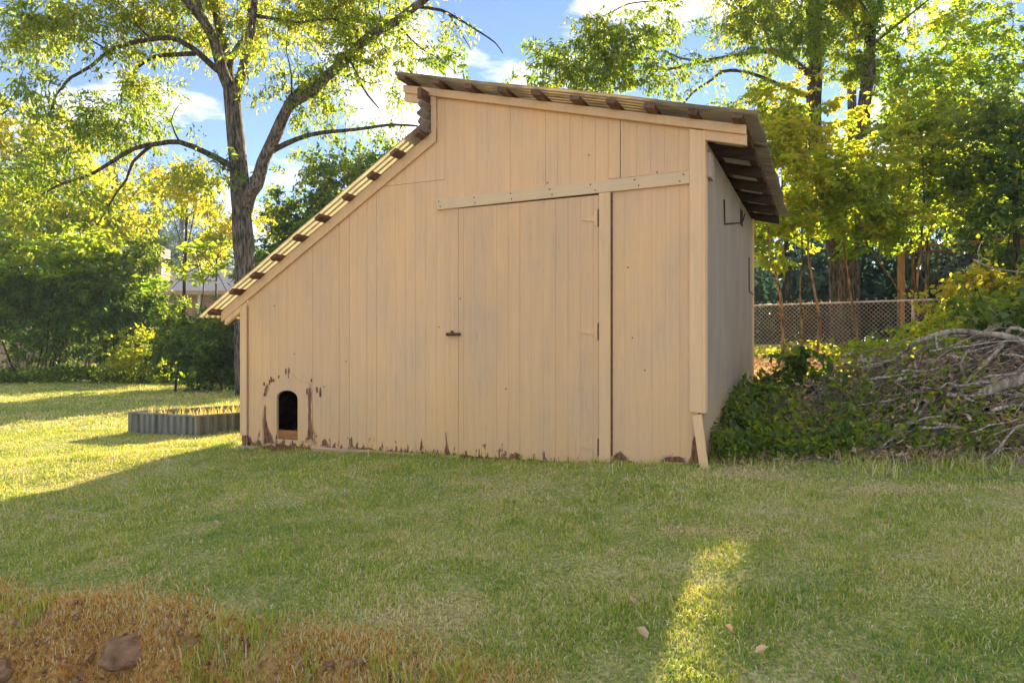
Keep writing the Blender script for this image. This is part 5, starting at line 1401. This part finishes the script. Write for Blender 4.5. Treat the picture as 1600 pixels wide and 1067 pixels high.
# ------------------------------------------------------------------ clay bank: rock and leaf bits; fallen leaves on the lawn
def blob_mesh(name, c, rad, seed, m, parent=None, sub=3):
    import bmesh
    bm = bmesh.new(); bmesh.ops.create_icosphere(bm, subdivisions=sub, radius=1)
    for v in bm.verts:
        n_ = mnoise.noise(v.co * 1.4 + Vector((seed, 0, 0))) * .35 + mnoise.noise(v.co * 3.7 + Vector((0, seed, 0))) * .14
        k = 1 + n_
        v.co = Vector((v.co.x * rad[0] * k, v.co.y * rad[1] * k, v.co.z * rad[2] * k))
    me = bpy.data.meshes.new(name); bm.to_mesh(me); bm.free()
    o = link(name, me, m, parent, False); o.location = c
    return o
rx, ry = -1.58, 2.86
rk = blob_mesh('rock', (rx, ry, float(gz(rx, ry)) + .0), (.12, .09, .065), 3, M['rock'])
setp(rk, 'clay stained rock half buried in the crumbling bank', 'rock')
rx, ry = -2.2, 2.95
rk2 = blob_mesh('rock', (rx, ry, float(gz(rx, ry))), (.07, .06, .05), 8, M['rock'])
setp(rk2, 'small dark stone low in the bank at the picture corner', 'rock')
cover('bank_litter', 'dead leaves and crumbs of soil below the clay bank', 'leaf litter', (-3.2, .2), (1.9, 3.4), 2600, .04, 'lf_dead', 431, .4, .03, lambda X, Y, r: bank_s(X, Y) > .05)
def clods(name, label, n, seed):
    q = np.random.default_rng(seed)
    X = q.uniform(-3.0, .2, n); Y = 3.31 - (X + 2.45) * .4265 - q.uniform(-.02, .5, n)
    base = np.array([[1, 0, 0], [-1, 0, 0], [0, 1, 0], [0, -1, 0], [0, 0, 1], [0, 0, -1]], float)
    f = np.array([[0, 2, 4], [2, 1, 4], [1, 3, 4], [3, 0, 4], [2, 0, 5], [1, 2, 5], [3, 1, 5], [0, 3, 5]])
    V = base[None] * (q.uniform(.4, 1.2, (n, 6, 1)) * (q.random((n, 1, 1)) ** 2 * .022 + .005))
    V[:, :, 2] *= .7
    V += np.stack([X, Y, gz(X, Y) + .004], -1)[:, None]
    o = link(name, np_mesh(name, V.reshape(-1, 3), (f[None] + (np.arange(n) * 6)[:, None, None]).reshape(-1, 3)), M['rock'])
    setp(o, label, 'soil', None, 'stuff')
clods('soil_crumbs', 'crumbs and clods of clay on the broken bank', 800, 441)

def fallen(px, py, s, seed, label, tint=.6):
    q = np.random.default_rng(seed)
    Y = 3.
    for _ in range(12):
        X = (px - 800) * Y / F; Y = (CAMZ - float(gz(X, Y))) * F / (py - 540)
    X = (px - 800) * Y / F
    d = np.array([math.cos(seed), math.sin(seed), .15])
    P = []
    mb = MB(); sd_ = np.array([-d[1], d[0], 0])
    c = np.array([X, Y, float(gz(X, Y)) + .045])
    pts = [c - d * s * .5, c - d * s * .2 + sd_ * s * .3 + np.array([0, 0, .012]), c + d * s * .15 + sd_ * s * .26 + np.array([0, 0, .016]), c + d * s * .55 + np.array([0, 0, .01]), c + d * s * .15 - sd_ * s * .26 + np.array([0, 0, .02]), c - d * s * .2 - sd_ * s * .3 + np.array([0, 0, .01]), c + np.array([0, 0, -.004])]
    mb.add(pts, [(6, 0, 1), (6, 1, 2), (6, 2, 3), (6, 3, 4), (6, 4, 5), (6, 5, 0)])
    me = mb.mesh('fallen_leaf'); a = me.attributes.new('tint', 'FLOAT', 'POINT'); a.data.foreach_set('value', [tint] * len(me.vertices))
    o = link('fallen_leaf', me, M['lf_dead'])
    setp(o, label, 'leaf', 'dead leaves fallen on the lawn')
same = 'small dry brown leaf fallen on the open lawn'
fallen(1134, 716, .07, 1, 'pinkish dead leaf lying by the foot of the broken corner board', .8)
fallen(1004, 1010, .06, 2, 'tan dead leaf at the edge of the sunlit grass patch', .9)
for i in range(20):
    fallen(rr.uniform(30, 1560), rr.uniform(760, 1040), rr.uniform(.02, .04), 10 + i, same, rr.uniform(.35, 1.0))
fallen(1385, 745, .06, 61, 'curled tan leaf on the grass below the brush pile', .8)
fallen(1190, 1038, .05, 63, 'pale straw coloured leaf near the bottom of the lawn', 1.0)

# ------------------------------------------------------------------ the evening air
hm = bpy.data.materials.new('air'); hm.use_nodes = True
hn = hm.node_tree; hn.nodes.clear()
pv = hn.nodes.new('ShaderNodeVolumePrincipled'); ho = hn.nodes.new('ShaderNodeOutputMaterial')
pv.inputs['Color'].default_value = (.72, .84, 1.0, 1)
pv.inputs['Density'].default_value = .0010
hn.links.new(pv.outputs[0], ho.inputs['Volume'])
hz_ = MB().box(-950, 950, -70, 1250, -8, 24).build('haze', hm)
hz_['kind'] = 'stuff'; hz_['label'] = 'thin pale evening haze in the air'; hz_['category'] = 'haze'
